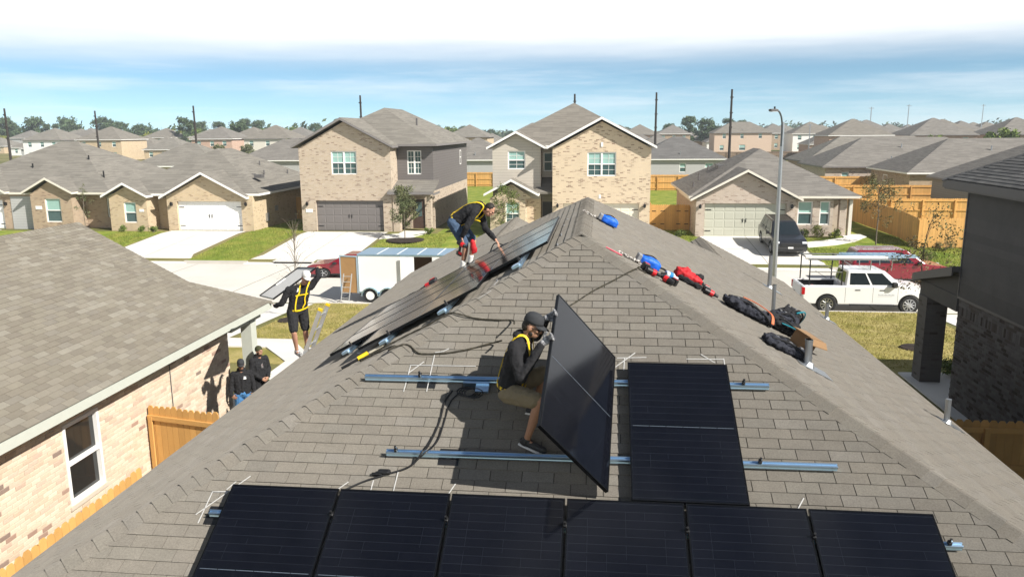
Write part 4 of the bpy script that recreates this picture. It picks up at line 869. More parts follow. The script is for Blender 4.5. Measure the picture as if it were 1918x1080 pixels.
tr_, br_ = FP(.43, 2.47, .125), FP(.35, 2.47 + L_, .125); ed = (br_ - tr_).normalized(); th = math.radians(55); ex1 = (V3((-1, 0, 0)) * math.cos(th) + n_f * math.sin(th)); ex1 = (ex1 - ed * ex1.dot(ed)).normalized()
TILT_C = tr_ + ed * L_ / 2 + ex1 * W_ / 2
panel('black solar panel tipped up on edge by the crouching worker', TILT_C, -ex1, -ed)
lU, lV = V3((0, -1, 0)), V3((CA, 0, SA))
col_n = ['near', 'second', 'third', 'fourth']
for k, (y0, vs) in enumerate(((-1.09, (1.36,)), (-.045, (.45, 2.215)), (1.0, (.45, 2.215)), (2.045, (.45, 2.215)))):
    for j, v in enumerate(vs): panel('lone half-step solar panel at the near end of the side slope array' if not k else '%s solar panel in the %s column of the side slope array' % (('ridge-side', 'eave-side')[j], col_n[k]), LP(y0 + .52, v + L_ / 2, PANEL_H), lU, lV, 'panels of the side slope array')
# mounting rails
def rail(label, A, Bp, nrm, group=None):
    P = thing('mounting_rail', label, 'rail', A, group=group); d = (Bp - A).normalized(); s = d.cross(nrm).normalized(); q = MB()
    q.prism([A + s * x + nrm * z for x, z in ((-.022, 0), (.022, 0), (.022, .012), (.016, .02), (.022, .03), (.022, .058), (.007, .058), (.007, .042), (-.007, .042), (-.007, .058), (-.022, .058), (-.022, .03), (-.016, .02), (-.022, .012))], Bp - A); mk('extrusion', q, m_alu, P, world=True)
    return P
def foot(P, c, d, nrm, flash=True):
    s = d.cross(nrm).normalized(); q = MB(); q.obox(c + nrm * .035 - s * .035, d * .025, s * .006, nrm * .05); q.obox(c + nrm * .012 - s * .06, d * .025, s * .03, nrm * .005); mk('foot', q, m_steel, P, world=True)
    if flash: q = MB(); q.obox(c + nrm * .0135 - s * .05, d * .10, s * .10, nrm * .0015); mk('flashing', q, m_black, P, world=True)
def clamp(P, c, d, nrm):
    s = d.cross(nrm).normalized(); q = MB(); q.obox(c + nrm * .075, d * .016, s * .02, nrm * .018, .25); q.tube([c + nrm * .09, c + nrm * .125], .012, 8); mk('clamp', q, m_black, P, world=True)
X_ = V3((1, 0, 0))
r1 = rail('upper aluminium mounting rail with its bare left end on the front slope', FP(-2.28, 2.81, .035), FP(2.0, 2.79, .035), n_f); clamp(r1, FP(-1.67, 2.80, .035), X_, n_f); clamp(r1, FP(1.74, 2.79, .035), X_, n_f)
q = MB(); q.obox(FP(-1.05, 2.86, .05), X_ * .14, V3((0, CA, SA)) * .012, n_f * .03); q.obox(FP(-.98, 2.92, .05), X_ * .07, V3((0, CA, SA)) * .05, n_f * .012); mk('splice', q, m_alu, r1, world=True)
r2 = rail('lower aluminium mounting rail with its bare left end on the front slope', FP(-1.82, 3.82, .035), FP(2.46, 3.80, .035), n_f); clamp(r2, FP(-1.72, 3.82, .035), X_, n_f); clamp(r2, FP(1.76, 3.80, .035), X_, n_f); foot(r2, FP(-1.2, 3.86, 0), X_, n_f)
r3 = rail('aluminium mounting rail under the top of the long front row', FP(-3.33, 4.60, .035), FP(3.30, 4.58, .035), n_f); clamp(r3, FP(3.19, 4.58, .035), X_, n_f)
for i in range(5): clamp(r3, FP(-3.195 + 1.0575 * (i + 1) - .009, 4.6, .06), X_, n_f)
foot(r1, FP(-1.6, 2.85, 0), X_, n_f); foot(r3, FP(-3.28, 4.64, 0), X_, n_f); foot(r1, FP(.48, 2.84, 0), X_, n_f, False)
for i, (v, ya, yb) in enumerate(((.85, -.55, 3.2), (1.8, -1.28, 3.2), (2.65, -1.28, 3.2), (3.6, -.25, 3.2))):
    rl_ = rail('aluminium rail end sticking out under the side slope array, %s from the ridge' % ('first', 'second', 'third', 'fourth')[i], LP(ya, v, .03), LP(yb, v, .03), n_l); foot(rl_, LP(ya + .1, v - .03, 0), V3((0, 1, 0)), n_l, False); clamp(rl_, LP(ya + .17, v, .04), V3((0, 1, 0)), n_l)
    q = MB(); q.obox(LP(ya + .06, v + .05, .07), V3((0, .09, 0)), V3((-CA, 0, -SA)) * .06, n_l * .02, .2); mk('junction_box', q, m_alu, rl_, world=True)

# ------------------------------------------------------------------ ropes and cables
m_rope = mat('rope', (0.018, 0.017, 0.014), rough=0.9, var=0.3, scale=60, col2=(0.055, 0.048, 0.03))
def smooth(pts, k=6):
    out = []; n = len(pts)
    for i in range(n - 1):
        p0, p1, p2, p3 = pts[max(i - 1, 0)], pts[i], pts[i + 1], pts[min(i + 2, n - 1)]
        for j in range(k):
            t = j / k; out.append(.5 * ((2 * p1) + (p2 - p0) * t + (2 * p0 - 5 * p1 + 4 * p2 - p3) * t * t + (3 * p1 - 3 * p2 + p3 - p0) * t ** 3))
    out.append(pts[-1]); return out
def rope(name, label, pts, r, mm, cat='rope', twist=False):
    P_ = smooth([V3(p) for p in pts]); rad = [r * (1 + (.18 * math.sin(i * 2.1) if twist else 0)) for i in range(len(P_))]
    q = MB(); q.tube(P_, rad, 6); return mk(name, q, mm, smooth=True, label=label, cat=cat, loc=tuple(P_[0]), world=True)
rope('safety_rope', 'upper dark safety rope running over the hip to the crouching worker', [LP(-1.5, 3.0, .03), LP(-1.5, 2.75, .03), LP(-1.45, 2.4, .03), LP(-1.5, 2.05, .03), LP(-1.5, 1.72, .035), FP(-1.42, 1.72, .045), FP(-1.2, 1.77, .025), FP(-.95, 1.79, .025), FP(-.76, 1.80, .03), FP(-.70, 2.1, .25)], .010, m_rope, twist=True)
rope('safety_rope', 'lower dark safety rope bending over the hip to the crouching worker', [LP(-1.62, 2.95, .03), LP(-1.66, 2.7, .03), LP(-1.8, 2.4, .03), FP(-2.12, 2.36, .045), FP(-2.0, 2.25, .025), FP(-1.9, 2.26, .025), FP(-1.8, 2.36, .025), FP(-1.72, 2.385, .022), FP(-1.5, 2.37, .022), FP(-1.26, 2.31, .022), FP(-.92, 2.2, .05), FP(-.82, 2.35, .22)], .010, m_rope, twist=True)
rope('safety_rope', 'dark rope crossing the right hip towards the tools behind the tipped panel', [RP(-.68, .92, .03), RP(-.72, .8, .045), FP(.74, .78, .045), FP(.6, .86, .022), FP(.43, 1.01, .022), FP(.17, 1.23, .022), FP(.0, 1.41, .022), FP(-.14, 1.56, .03)], .009, m_rope, twist=True)
rope('power_cable', 'thin black cable doubled over the lower mounting rail', [FP(-1.30, 2.94, .03), FP(-1.36, 3.1, .02), FP(-1.37, 3.36, .02), FP(-1.40, 3.57, .03), FP(-1.43, 3.74, .06), FP(-1.45, 3.83, .11), FP(-1.52, 3.92, .05), FP(-1.62, 3.98, .02), FP(-1.8, 4.06, .02), FP(-1.99, 4.15, .02), FP(-2.17, 4.28, .03)], .010, m_black, 'cable')
rope('power_cable', 'second thin black cable strand looping beside the doubled cable', [FP(-1.22, 2.97, .03), FP(-1.3, 3.1, .02), FP(-1.32, 3.36, .02), FP(-1.34, 3.6, .03), FP(-1.38, 3.74, .06), FP(-1.42, 3.83, .10), FP(-1.5, 3.90, .06)], .008, m_black, 'cable')
q = MB()
for i in range(4):
    a = FP(-1.15 + .03 * i, 2.95 + .015 * i, .03); q.tube([a + V3((0.10 * math.cos(t * .6), .07 * math.sin(t * .6) * CA, .07 * math.sin(t * .6) * SA)) + n_f * .01 * i for t in range(11)], .007, 5)
mk('cable_coil', q, m_black, label='small coil of black cable under the upper rail beside the crouching worker', cat='cable', loc=tuple(FP(-1.15, 2.95, 0)), world=True)
q = MB(); q.obox(FP(-1.80, 4.035, .035), X_ * .06, V3((0, CA, SA)) * .025, n_f * .022, .3); q.obox(FP(-1.87, 4.06, .03), X_ * .05, V3((0, CA, SA)) * .014, n_f * .014, .3); mk('cable_connector', q, m_black, label='black cable connector lying on the shingles left of the doubled cable', cat='connector', loc=tuple(FP(-1.8, 4.03, 0)), world=True)

# ------------------------------------------------------------------ roof vents
def vent(label, y, v, h, r, base=.16):
    P = thing('vent_pipe', label, 'vent pipe', tuple(RP(y, v))); c = RP(y, v, .0)
    q = MB(); q.loft([[c + V3((math.cos(a) * r, math.sin(a) * r, z)) for a in [i * math.pi / 8 for i in range(16)]] for z in (-.1, h)], True); mk('pipe', q, m_steel, P, world=True, smooth=False)
    q = MB(); q.lathe(c + V3((0, 0, h - .02)), (0, 0, 1), [(0, r * 1.06), (.02, r * 1.06)], 12); mk('collar', q, m_steel, P, world=True)
    q = MB(); D_ = V3((CA, 0, -SA)); q.obox(c + n_r * .014 + D_ * base * .3, V3((0, base * .8, 0)), D_ * base, n_r * .003); q.loft([[c + n_r * (.016 + .05 * t) + (V3((0, 1, 0)) * math.cos(a) + D_ * math.sin(a)) * (r * (1.9 - .85 * t)) for a in [i * math.pi / 6 for i in range(12)]] for t in (0, 1)], True); mk('flashing', q, m_steel, P, world=True)
vent('slim black-sided vent pipe rising from the pile of backpacks', 2.63, 3.55, .50, .032, .12); vent('thick galvanised vent pipe with wide flashing below the cardboard', -1.0, 3.14, .34, .045, .22); vent('vent pipe with pale flashing in front of the street lamp', 7.4, 4.62, .75, .045, .22)
vent('short vent pipe near the eave in front of the pickup truck', 7.2, 6.02, .38, .04, .18); vent('vent pipe with tilted flashing near the eave above the shaded fence', .60, 5.83, .36, .038, .17)
# ------------------------------------------------------------------ tools and bags on the right slope
m_blue = mat('blue_fabric', (0.010, 0.12, 0.62), rough=0.55, var=0.2, scale=10); m_redf = mat('red_fabric', (0.46, 0.012, 0.018), rough=0.7, var=0.25, scale=12); m_blackf = mat('black_fabric', (0.012, 0.012, 0.014), rough=0.85, var=0.35, scale=14, bump=0.3); m_navyf = mat('navy_fabric', (0.018, 0.020, 0.030), rough=0.8, var=0.35, scale=14, bump=0.4)
m_orange = mat('orange_strap', (0.52, 0.13, 0.045), rough=0.6, var=0.15); m_teal = mat('teal_trim', (0.01, 0.20, 0.26), rough=0.5, var=0.2); m_redp = mat('red_plastic', (0.50, 0.015, 0.02), rough=0.35, var=0.1); m_blackp = mat('black_plastic', (0.014, 0.014, 0.015), rough=0.4, var=0.15); m_card = mat('cardboard', (0.25, 0.15, 0.075), rough=0.85, var=0.12, scale=8); m_pink = mat('pink_cord', (0.62, 0.10, 0.14), rough=0.7, var=0.1); m_yellow = mat('yellow_webbing', (0.75, 0.52, 0.01), rough=0.6, var=0.12, scale=20); m_greyp = mat('grey_plastic', (0.25, 0.25, 0.26), rough=0.5, var=0.1); m_lt = mat('pale_plastic', (0.55, 0.60, 0.66), rough=0.5, var=0.1)
Dr, Yr_ = V3((CA, 0, -SA)), V3((0, 1, 0))
def frame_r(y, v, ang):
    """axes on the right slope: long axis turned by ang from the down-slope direction"""
    a = Dr * math.cos(ang) + Yr_ * math.sin(ang); b = n_r.cross(a).normalized(); return RP(y, v, 0), a.normalized(), b
def soft(name, shapes, voxel, it=3, disp=0.0, dscale=.1):
    """overlapping closed shapes fused to one continuous surface"""
    me = shapes.mesh(name, False); o = link(bpy.data.objects.new(name, me)); md = o.modifiers.new('r', 'REMESH'); md.mode = 'VOXEL'; md.voxel_size = voxel
    if it: sm = o.modifiers.new('s', 'SMOOTH'); sm.iterations = it; sm.factor = .5
    if disp:
        tx = bpy.data.textures.new(name, 'CLOUDS'); tx.noise_scale = dscale; dm = o.modifiers.new('d', 'DISPLACE'); dm.texture = tx; dm.strength = disp; dm.mid_level = .5
    applied(o); me = o.data; bpy.data.objects.remove(o); me.polygons.foreach_set('use_smooth', [True] * len(me.polygons)); return me
def soft_mk(name, shapes, mm, parent=None, voxel=.012, it=3, disp=0.0, dscale=.1, origin=None, **kw):
    off = pmat(parent) if parent is not None else (Matrix.Translation(V3(origin)) if origin is not None else Matrix())
    me = soft(name, shapes, voxel, it, disp, dscale); me.transform(off.inverted()); me.materials.clear(); me.materials.append(mm)
    o = link(bpy.data.objects.new(name, me))
    if parent is not None: o.parent = parent
    elif origin is not None: o.location = origin
    return tag(o, **kw)
def pouch(label, y, v, ang):
    c, a, b = frame_r(y, v, ang); P = thing('tool_pouch', label, 'pouch', tuple(c))
    s = MB(); s.obox(c + n_r * .075, a * .15, b * .10, n_r * .06, .3); s.obox(c + n_r * .09 + a * .02, a * .10, b * .085, n_r * .065, .3); soft_mk('bag', s, m_blue, P, .012, 2, .02, .06)
    q = MB(); q.obox(c + n_r * .08 - a * .165, a * .03, b * .075, n_r * .05, .2); mk('lid', q, m_greyp, P, world=True)
    q = MB(); q.tube(smooth([c + n_r * .13 - a * .12 + b * .05, c + n_r * .17, c + n_r * .13 + a * .12 + b * .05]), .008, 5); mk('strap', q, m_blackf, P, world=True); return P, c, a, b
P, c, a, b = pouch('blue tool pouch lying alone just below the ridge', 2.64, .42, .1)
rr2 = random.Random(4)
def tangle(label, name, y, v, L, ang, n, mm, r=.012):
    c, a, b = frame_r(y, v, ang); q = MB()
    for i in range(n):
        t = (i + .5) / n - .5; p = c + a * (t * L) + b * rr2.uniform(-.04, .04) + n_r * .03; k = rr2.uniform(0, 6); q.tube([p + a * .035 * math.cos(k + s * .8) + b * .03 * math.sin(k + s * .8) + n_r * .012 * math.sin(s) for s in range(7)], r, 5)
    mk(name, q, mm, label=label, cat='hardware', loc=tuple(c), world=True)
m_hw = mat('brown_hardware', (0.10, 0.075, 0.055), rough=0.6, var=0.6, scale=30, col2=(0.5, 0.48, 0.45))
tangle('short chain of brown clips leading from the lone pouch to the ridge', 'clip_chain', 2.62, .12, .32, .05, 6, m_hw)
pouch('blue tool pouch lying in the line of tools by the hip', .10, 1.0, .1)
tangle('tangle of pale and brown clips above the second blue pouch', 'clip_chain', -.03, .74, .36, .1, 10, m_hw)
q = MB(); q.tube(smooth([RP(-.2, .36, .02), RP(-.2, .48, .022), RP(-.16, .60, .02)]), .010, 5); mk('marking_cord', q, m_pink, label='pink marking cord lying near the top of the hip', cat='cord', loc=tuple(RP(-.2, .36)), world=True)
def drill(label, O, a, b, n, s=1.0, body=m_blackp, acc=m_redp):
    P = thing('cordless_drill', label, 'drill', tuple(O)); q = MB(); c = O + n * .05 * s
    q.lathe(c - a * .10 * s, a, [(0, .02 * s), (.01 * s, .035 * s), (.10 * s, .038 * s), (.14 * s, .03 * s), (.16 * s, .02 * s), (.20 * s, .018 * s)], 12); mk('motor_housing', q, body, P, world=True)
    q = MB(); q.obox(c + b * .08 * s - a * .03 * s, a * .02 * s, b * .07 * s, n * .018 * s, .3); mk('grip', q, body, P, world=True)
    q = MB(); q.obox(c + b * .165 * s - a * .03 * s, a * .045 * s, b * .032 * s, n * .04 * s, .2); mk('battery', q, body, P, world=True)
    q = MB(); q.obox(c + b * .165 * s - a * .03 * s + n * .04 * s, a * .03 * s, b * .02 * s, n * .006 * s); q.lathe(c - a * .02 * s, a, [(0, .04 * s), (.05 * s, .04 * s)], 12); mk('accent', q, acc, P, world=True); return P
c, a, b = frame_r(-.48, 1.02, .35); drill('black and red cordless drill beside the second blue pouch', c, a, n_r.cross(a), n_r, 1.15)
c, a, b = frame_r(-.45, 1.22, 2.6); drill('black cordless driver lying just below the first drill', c, a, -n_r.cross(a), n_r, 1.1)
q = MB(); c, a, b = frame_r(.18, 1.36, .5); q.lathe(c + n_r * .05 - a * .11, a, [(0, .035), (.01, .045), (.13, .045), (.16, .03), (.18, .02), (.22, .02)], 12); P = thing('spray_can', 'blue and white marking can between the tools and the red bag', 'can', tuple(c)); mk('can', q, m_lt, P, world=True); q = MB(); q.lathe(c + n_r * .05 - a * .06, a, [(0, .047), (.06, .047)], 12); mk('label_band', q, mat('label_blue', (0.02, 0.2, .5), rough=.5), P, world=True)
for i, (y, v, y2, v2) in enumerate(((.25, 1.1, .55, 1.38), (.05, 1.2, .35, 1.42))):
    q = MB(); q.tube(smooth([RP(y, v, .03), RP(y + .1, (v + v2) / 2, .06), RP(y2, v2, .02)]), .014, 5); mk('webbing_strap', q, m_blackf, label=('upper' if not i else 'lower') + ' black strap trailing from the second blue pouch', cat='strap', loc=tuple(RP(y, v)), world=True)
c, a, b = frame_r(.70, 1.66, .05); P = thing('tool_bag', 'open red and black tool bag lying between the drills', 'bag', tuple(c)); s = MB(); s.obox(c + n_r * .09, a * .20, b * .13, n_r * .07, .3); s.ell(c + n_r * .13 - a * .08, .10, .09, .07); soft_mk('bag', s, m_redf, P, .012, 1, .055, .06)
s = MB(); s.ell(c + n_r * .15 + a * .14 + b * .04, .09, .07, .05); s.obox(c + n_r * .05 + a * .02 - b * .10, a * .19, b * .05, n_r * .04, .3); soft_mk('pocket', s, m_blackf, P, .014, 2, .05, .08)
q = MB(); q.tube(smooth([c + n_r * .12 + a * .18 - b * .08, c + a * .27 - b * .14 + n_r * .06, c + a * .30 - b * .05 + n_r * .03, c + a * .22 + n_r * .12]), .011, 5); mk('handle', q, m_blackf, P, world=True)
c, a, b = frame_r(.55, 2.02, .1); drill('black cordless drill with red battery mark lying below the red bag', c, a, n_r.cross(a), n_r, 1.15)
# the heap of backpacks
def pack(name, label, y, v, ang, L, Wd, Hh, mm, cat='backpack', lumps=5):
    c, a, b = frame_r(y, v, ang); P = thing(name, label, cat, tuple(c)); s = MB(); s.obox(c + n_r * Hh * .5, a * L * .5, b * Wd * .42, n_r * Hh * .42, .45)
    for i in range(lumps): t = rr2.uniform(-.42, .42); s.ell(c + a * L * t + b * Wd * rr2.uniform(-.3, .3) + n_r * Hh * rr2.uniform(.5, .8), Wd * .28, Wd * .28, Hh * .32)
    soft_mk('bag', s, mm, P, .013, 1, .075, .07)
    for k in (-1, 1):
        q = MB(); q.tube(smooth([c - a * L * .42 + b * Wd * .2 * k + n_r * Hh * .8, c - a * L * .1 + b * Wd * .3 * k + n_r * (Hh * 1.08), c + a * L * .25 + b * Wd * .42 * k + n_r * Hh * .8, c + a * L * .45 + b * Wd * .3 * k + n_r * .03]), .016, 5); mk('strap', q, m_blackf, P, world=True)
    for t in (-.25, .05, .3): q = MB(); q.obox(c + a * L * t + b * Wd * .12 + n_r * (Hh * 1.02), a * .022, b * .016, n_r * .008); mk('buckle', q, m_greyp, P, world=True)
    return P, c, a, b
P, c, a, b = pack('backpack', 'dark navy backpack with an orange strap at the top of the heap', .62, 2.62, .12, .80, .36, .17, m_navyf, lumps=9)
q = MB(); pp = smooth([c - a * .12 + b * .12 + n_r * .20, c + a * .05 + b * .12 + n_r * .21, c + a * .22 + b * .06 + n_r * .20, c + a * .32 - b * .05 + n_r * .17, c + a * .34 - b * .16 + n_r * .08], 5); q.ribbon(pp, [n_r] * len(pp), .045, .010); mk('orange_strap', q, m_orange, P, world=True)
P, c, a, b = pack('backpack', 'black backpack with teal piping beside the cardboard', 2.35, 3.72, .9, .50, .34, .26, m_blackf); q = MB(); pp = smooth([c - a * .2 - b * .14 + n_r * .24, c - b * .17 + n_r * .30, c + a * .2 - b * .14 + n_r * .2, c + a * .24 - b * .10 + n_r * .04], 5); q.tube(pp, .012, 5); mk('piping', q, m_teal, P, world=True)
P, c, a, b = pack('backpack', 'black and teal duffel lying between the two backpacks', .85, 3.20, .2, .52, .36, .18, m_blackf, 'bag'); q = MB(); pp = smooth([c - a * .1 - b * .16 + n_r * .14, c + a * .1 - b * .18 + n_r * .15, c + a * .25 - b * .1 + n_r * .1], 5); q.ribbon(pp, [n_r] * len(pp), .05, .008); mk('teal_panel', q, m_teal, P, world=True)
pack('jacket', 'crumpled dark jacket lying lowest in the heap beside the thick vent', -.85, 2.86, .25, .68, .32, .13, m_navyf, 'jacket', 8)
pack('backpack', 'small dark bag propped behind the slim vent pipe', 1.75, 3.45, .6, .42, .3, .2, m_navyf, 'bag', 4)
c, a, b = frame_r(.35, 3.42, .75); P = thing('cardboard_sheet', 'folded brown cardboard lying over the bags', 'cardboard', tuple(c)); q = MB(); q.obox(c + n_r * .21, a * .19, b * .15, n_r * .006); mk('panel', q, m_card, P, world=True); q = MB(); q.obox(c + n_r * .175 - b * .21, a * .22, b * .035 + n_r * .035, n_r * .005); mk('flap', q, m_card, P, world=True); q = MB(); q.obox(c + n_r * .1, a * .14, b * .12, n_r * .1); mk('core', q, m_card, P, world=True)
# tools on the left slope
Dl = V3((-CA, 0, -SA))
q = MB(); P = thing('pry_tool', 'pale flat scraper with yellow grip lying at the left hip', 'tool', tuple(LP(-1.3, 2.95))); q.obox(LP(-1.22, 2.83, .03), Dl * .12 + V3((0, -.02, 0)), V3((0, .05, 0)), n_l * .012, .2); mk('blade', q, mat('pale_tool', (.5, .46, .36), rough=.6), P, world=True); q = MB(); q.tube([LP(-1.27, 2.95, .035), LP(-1.33, 3.08, .035)], .028, 8); mk('grip', q, m_yellow, P, world=True); q = MB(); q.tube([LP(-1.33, 3.08, .03), LP(-1.4, 3.3, .03)], .018, 8); mk('handle', q, m_black, P, world=True)
drill('red and black driver lying at the far edge of the side slope array', LP(3.25, 3.15, .02), Dl, V3((0, 1, 0)), n_l, 1.6, m_blackp, m_redp)
P = thing('bit_case', 'pale grey tool case beside the driver on the side slope', 'case', tuple(LP(3.3, 3.5))); q = MB(); q.obox(LP(3.3, 3.52, .06), Dl * .16, V3((0, .1, 0)), n_l * .05, .2); mk('case', q, m_lt, P, world=True); q = MB(); q.obox(LP(3.3, 3.52, .115), Dl * .06, V3((0, .02, 0)), n_l * .008); mk('handle', q, m_blackp, P, world=True)
q = MB(); q.obox(LP(3.5, 1.75, .06), Dl * .22, V3((0, .12, 0)), n_l * .05, .25); P = thing('tool_bag', 'dark grey tool bag lying beyond the array beside the bending worker', 'bag', tuple(LP(3.5, 1.75))); mk('bag', q, m_navyf, P, world=True); q = MB(); q.tube(smooth([LP(3.5, 1.62, .1), LP(3.5, 1.75, .2), LP(3.5, 1.9, .1)]), .012, 5); mk('handle', q, m_blackf, P, world=True)
# ------------------------------------------------------------------ people
def capsule(mb, a, b, ra, rb, seg=10, hs=3):
    a, b = V3(a), V3(b); d = b - a; L = d.length
    if L < 1e-6: mb.ell(a, ra, ra, ra); return
    d.normalize(); u = d.orthogonal().normalized(); w = d.cross(u); prof = []
    for i in range(hs + 1): t = math.pi / 2 * (1 - i / hs) if i else math.pi / 2 * .96; prof.append((-ra * math.sin(t), ra * math.cos(t)))
    for i in range(hs + 1): t = math.pi / 2 * (i / hs) if i < hs else math.pi / 2 * .96; prof.append((L + rb * math.sin(t), rb * math.cos(t)))
    mb.loft([[a + d * h + (u * math.cos(2 * math.pi * k / seg) + w * math.sin(2 * math.pi * k / seg)) * r for k in range(seg)] for h, r in prof], True)
def chain(mb, pts): 
    for (p, r), (q, s) in zip(pts[:-1], pts[1:]): capsule(mb, p, q, r, s)
def hand_shapes(mb, wr, d, pn, side, curl, g=0.0):
    """palm and five fingers; d = direction of the hand, pn = palm normal, side = thumb side (+1/-1 along d x pn)"""
    d = V3(d).normalized(); pn = V3(pn); pn = (pn - d * pn.dot(d)).normalized(); s = d.cross(pn).normalized() * side; wr = V3(wr)
    for k in (-.026, -.009, .009, .026): capsule(mb, wr + d * .015 + s * k * .7, wr + d * .085 + s * k, .015 + g, .0125 + g, 8, 2)
    for k, Lf in ((-.029, .060), (-.010, .074), (.010, .080), (.029, .072)):
        p = wr + d * .088 + s * k; ang = curl; q1 = p + (d * math.cos(ang) + pn * math.sin(ang)) * Lf * .55; a2 = ang * 2.1; q2 = q1 + (d * math.cos(a2) + pn * math.sin(a2)) * Lf * .5
        capsule(mb, p, q1, .0098 + g, .0090 + g, 7, 2); capsule(mb, q1, q2, .0090 + g, .0078 + g, 7, 2)
    t0 = wr + d * .03 + s * .030; t1 = t0 + (d * .6 + s * .7 + pn * .35 * min(curl * 2, 1)).normalized() * .042; t2 = t1 + (d * .85 + s * .2 + pn * .5 * min(curl * 2, 1)).normalized() * .034
    capsule(mb, t0, t1, .0135 + g, .0115 + g, 7, 2); capsule(mb, t1, t2, .0112 + g, .0095 + g, 7, 2)
SKIN = {'a': mat('skin_tan', (0.36, 0.195, 0.125), rough=0.5, var=0.10, scale=14), 'b': mat('skin_light', (0.46, 0.245, 0.165), rough=0.5, var=0.10, scale=14), 'c': mat('skin_brown', (0.24, 0.125, 0.08), rough=0.5, var=0.10, scale=14)}
m_hair = mat('hair_dark', (0.018, 0.013, 0.010), rough=0.7, var=0.3, scale=60); m_hood = mat('black_cotton', (0.013, 0.013, 0.015), rough=0.9, var=0.3, scale=9, bump=0.4, bscale=30); m_khaki = mat('khaki_cotton', (0.20, 0.165, 0.105), rough=0.9, var=0.2, scale=9, bump=0.4, bscale=30); m_denim = mat('denim', (0.050, 0.085, 0.145), rough=0.9, var=0.3, scale=12, bump=0.3); m_jeans = mat('blue_jeans', (0.055, 0.17, 0.36), rough=0.9, var=0.25, scale=12, bump=0.3); m_olive = mat('olive_knit', (0.055, 0.058, 0.026), rough=0.95, var=0.25, scale=40, bump=0.5); m_sock = mat('white_sock', (0.75, 0.74, 0.72), rough=0.9, var=0.08); m_glove = mat('work_glove', (0.10, 0.10, 0.11), rough=0.8, var=0.4, scale=30, col2=(0.35, 0.35, 0.36)); m_capm = mat('cap_charcoal', (0.030, 0.032, 0.036), rough=0.85, var=0.2, scale=20); m_shoe = mat('shoe_dark', (0.02, 0.02, 0.022), rough=0.6, var=0.2); m_sole = mat('sole_white', (0.7, 0.69, 0.66), rough=0.7, var=0.1)
TOPS = {}
def person(label, J, skin, face, up, top, bottom, shoes, gl=None, hood=True, headgear=None, hair=None, beard=False, shades=False, sleeve=1.0, legs='shorts', socks=False, harness=False, hands=None, vox=.0105):
    O = J['pelvis']; P = thing('person', label, 'person', (O[0], O[1], min(J['ankR'][2], J['ankL'][2]) - .08))
    f = V3(face).normalized(); u = V3(up); u = (u - f * u.dot(f)).normalized(); r = f.cross(u); RT = Matrix((r, f, u)).transposed(); H = V3(J['head'])
    L = lambda x, y, z: H + r * x + f * y + u * z
    S = MB()
    S.ell(L(0, -.005, .02), .074, .094, .098, RT, 14, 10); S.ell(L(0, .028, -.055), .054, .062, .062, RT, 12, 8); S.ell(L(0, .030, -.085), .036, .048, .030, RT); S.ell(L(0, .085, .020), .045, .016, .014, RT); S.ell(L(0, .100, -.022), .013, .020, .020, RT, 8, 6); capsule(S, L(0, .090, .012), L(0, .103, -.020), .009, .012, 7, 2); S.ell(L(0, .083, -.058), .022, .012, .007, RT, 8, 6); S.ell(L(0, .083, -.072), .020, .011, .007, RT, 8, 6)
    for s_ in (-1, 1): S.ell(L(s_ * .076, -.008, -.012), .010, .022, .033, RT, 8, 6); S.ell(L(s_ * .042, .066, -.02), .022, .018, .018, RT, 8, 6)
    nk = V3(J['neck']); ch = V3(J['chest']); pv = V3(J['pelvis']); chain(S, [(L(0, -.02, -.05), .054), (nk, .056), (ch, .085)]); capsule(S, ch, pv, .085, .085)
    for sd in 'LR':
        sh, el, wr = (V3(J[k + sd]) for k in ('sh', 'el', 'wr')); hp, kn, an = (V3(J[k + sd]) for k in ('hip', 'knee', 'ank')); capsule(S, ch, sh, .07, .052); chain(S, [(sh, .050), (sh.lerp(el, .5), .047), (el, .038), (el.lerp(wr, .3), .040), (wr, .027)])
        capsule(S, pv, hp, .09, .085); chain(S, [(hp, .088), (hp.lerp(kn, .5), .075), (kn, .054), (kn.lerp(an, .3) + (an - kn).cross(V3((0, 0, 1)).cross(an - kn) if False else V3((0, 0, 0))), .056), (kn.lerp(an, .7), .040), (an, .034)])
        tv = V3(J.get('toe' + sd, an + f * .1)); capsule(S, an - V3((0, 0, .03)), tv, .035, .028)
        if gl is None: hand_shapes(S, wr, *J['hand' + sd])
    soft_mk('body', S, SKIN[skin], P, vox * .8, 2)
    lat = (V3(J['shL']) - V3(J['shR'])).normalized(); hl = (V3(J['hipL']) - V3(J['hipR'])).normalized()
    # upper garment
    G = MB(); wa = pv.lerp(ch, .45)
    for s_ in (-1, 1): chain(G, [(pv + hl * .075 * s_ + (ch - pv) * .05, .125), (wa + lat.lerp(hl, .5) * .07 * s_, .120), (ch + lat * .085 * s_, .120), (ch.lerp(nk, .6) + lat * .08 * s_, .075)])
    chain(G, [(pv + (ch - pv) * .05, .13), (wa, .128), (ch, .132)])
    for sd in 'LR':
        sh, el, wr = (V3(J[k + sd]) for k in ('sh', 'el', 'wr')); capsule(G, ch.lerp(nk, .5), sh, .085, .072); chain(G, [(sh, .073), (sh.lerp(el, .55), .066)] if sleeve < .6 else [(sh, .073), (sh.lerp(el, .5), .064), (el, .057), (el.lerp(wr, .5), .052), (el.lerp(wr, .92), .043)])
    if hood: G.ell(nk - f * .055 + u * .0, .105, .085, .075, RT); G.ell(nk - f * .01 + u * .02, .085, .08, .045, RT)
    else: capsule(G, ch.lerp(nk, .5), ch.lerp(nk, .85), .075, .066)
    TOPS[label] = topo = soft_mk('hoodie' if hood else 'shirt', G, top, P, vox, 2, .030, .055)
    # lower garment
    B_ = MB()
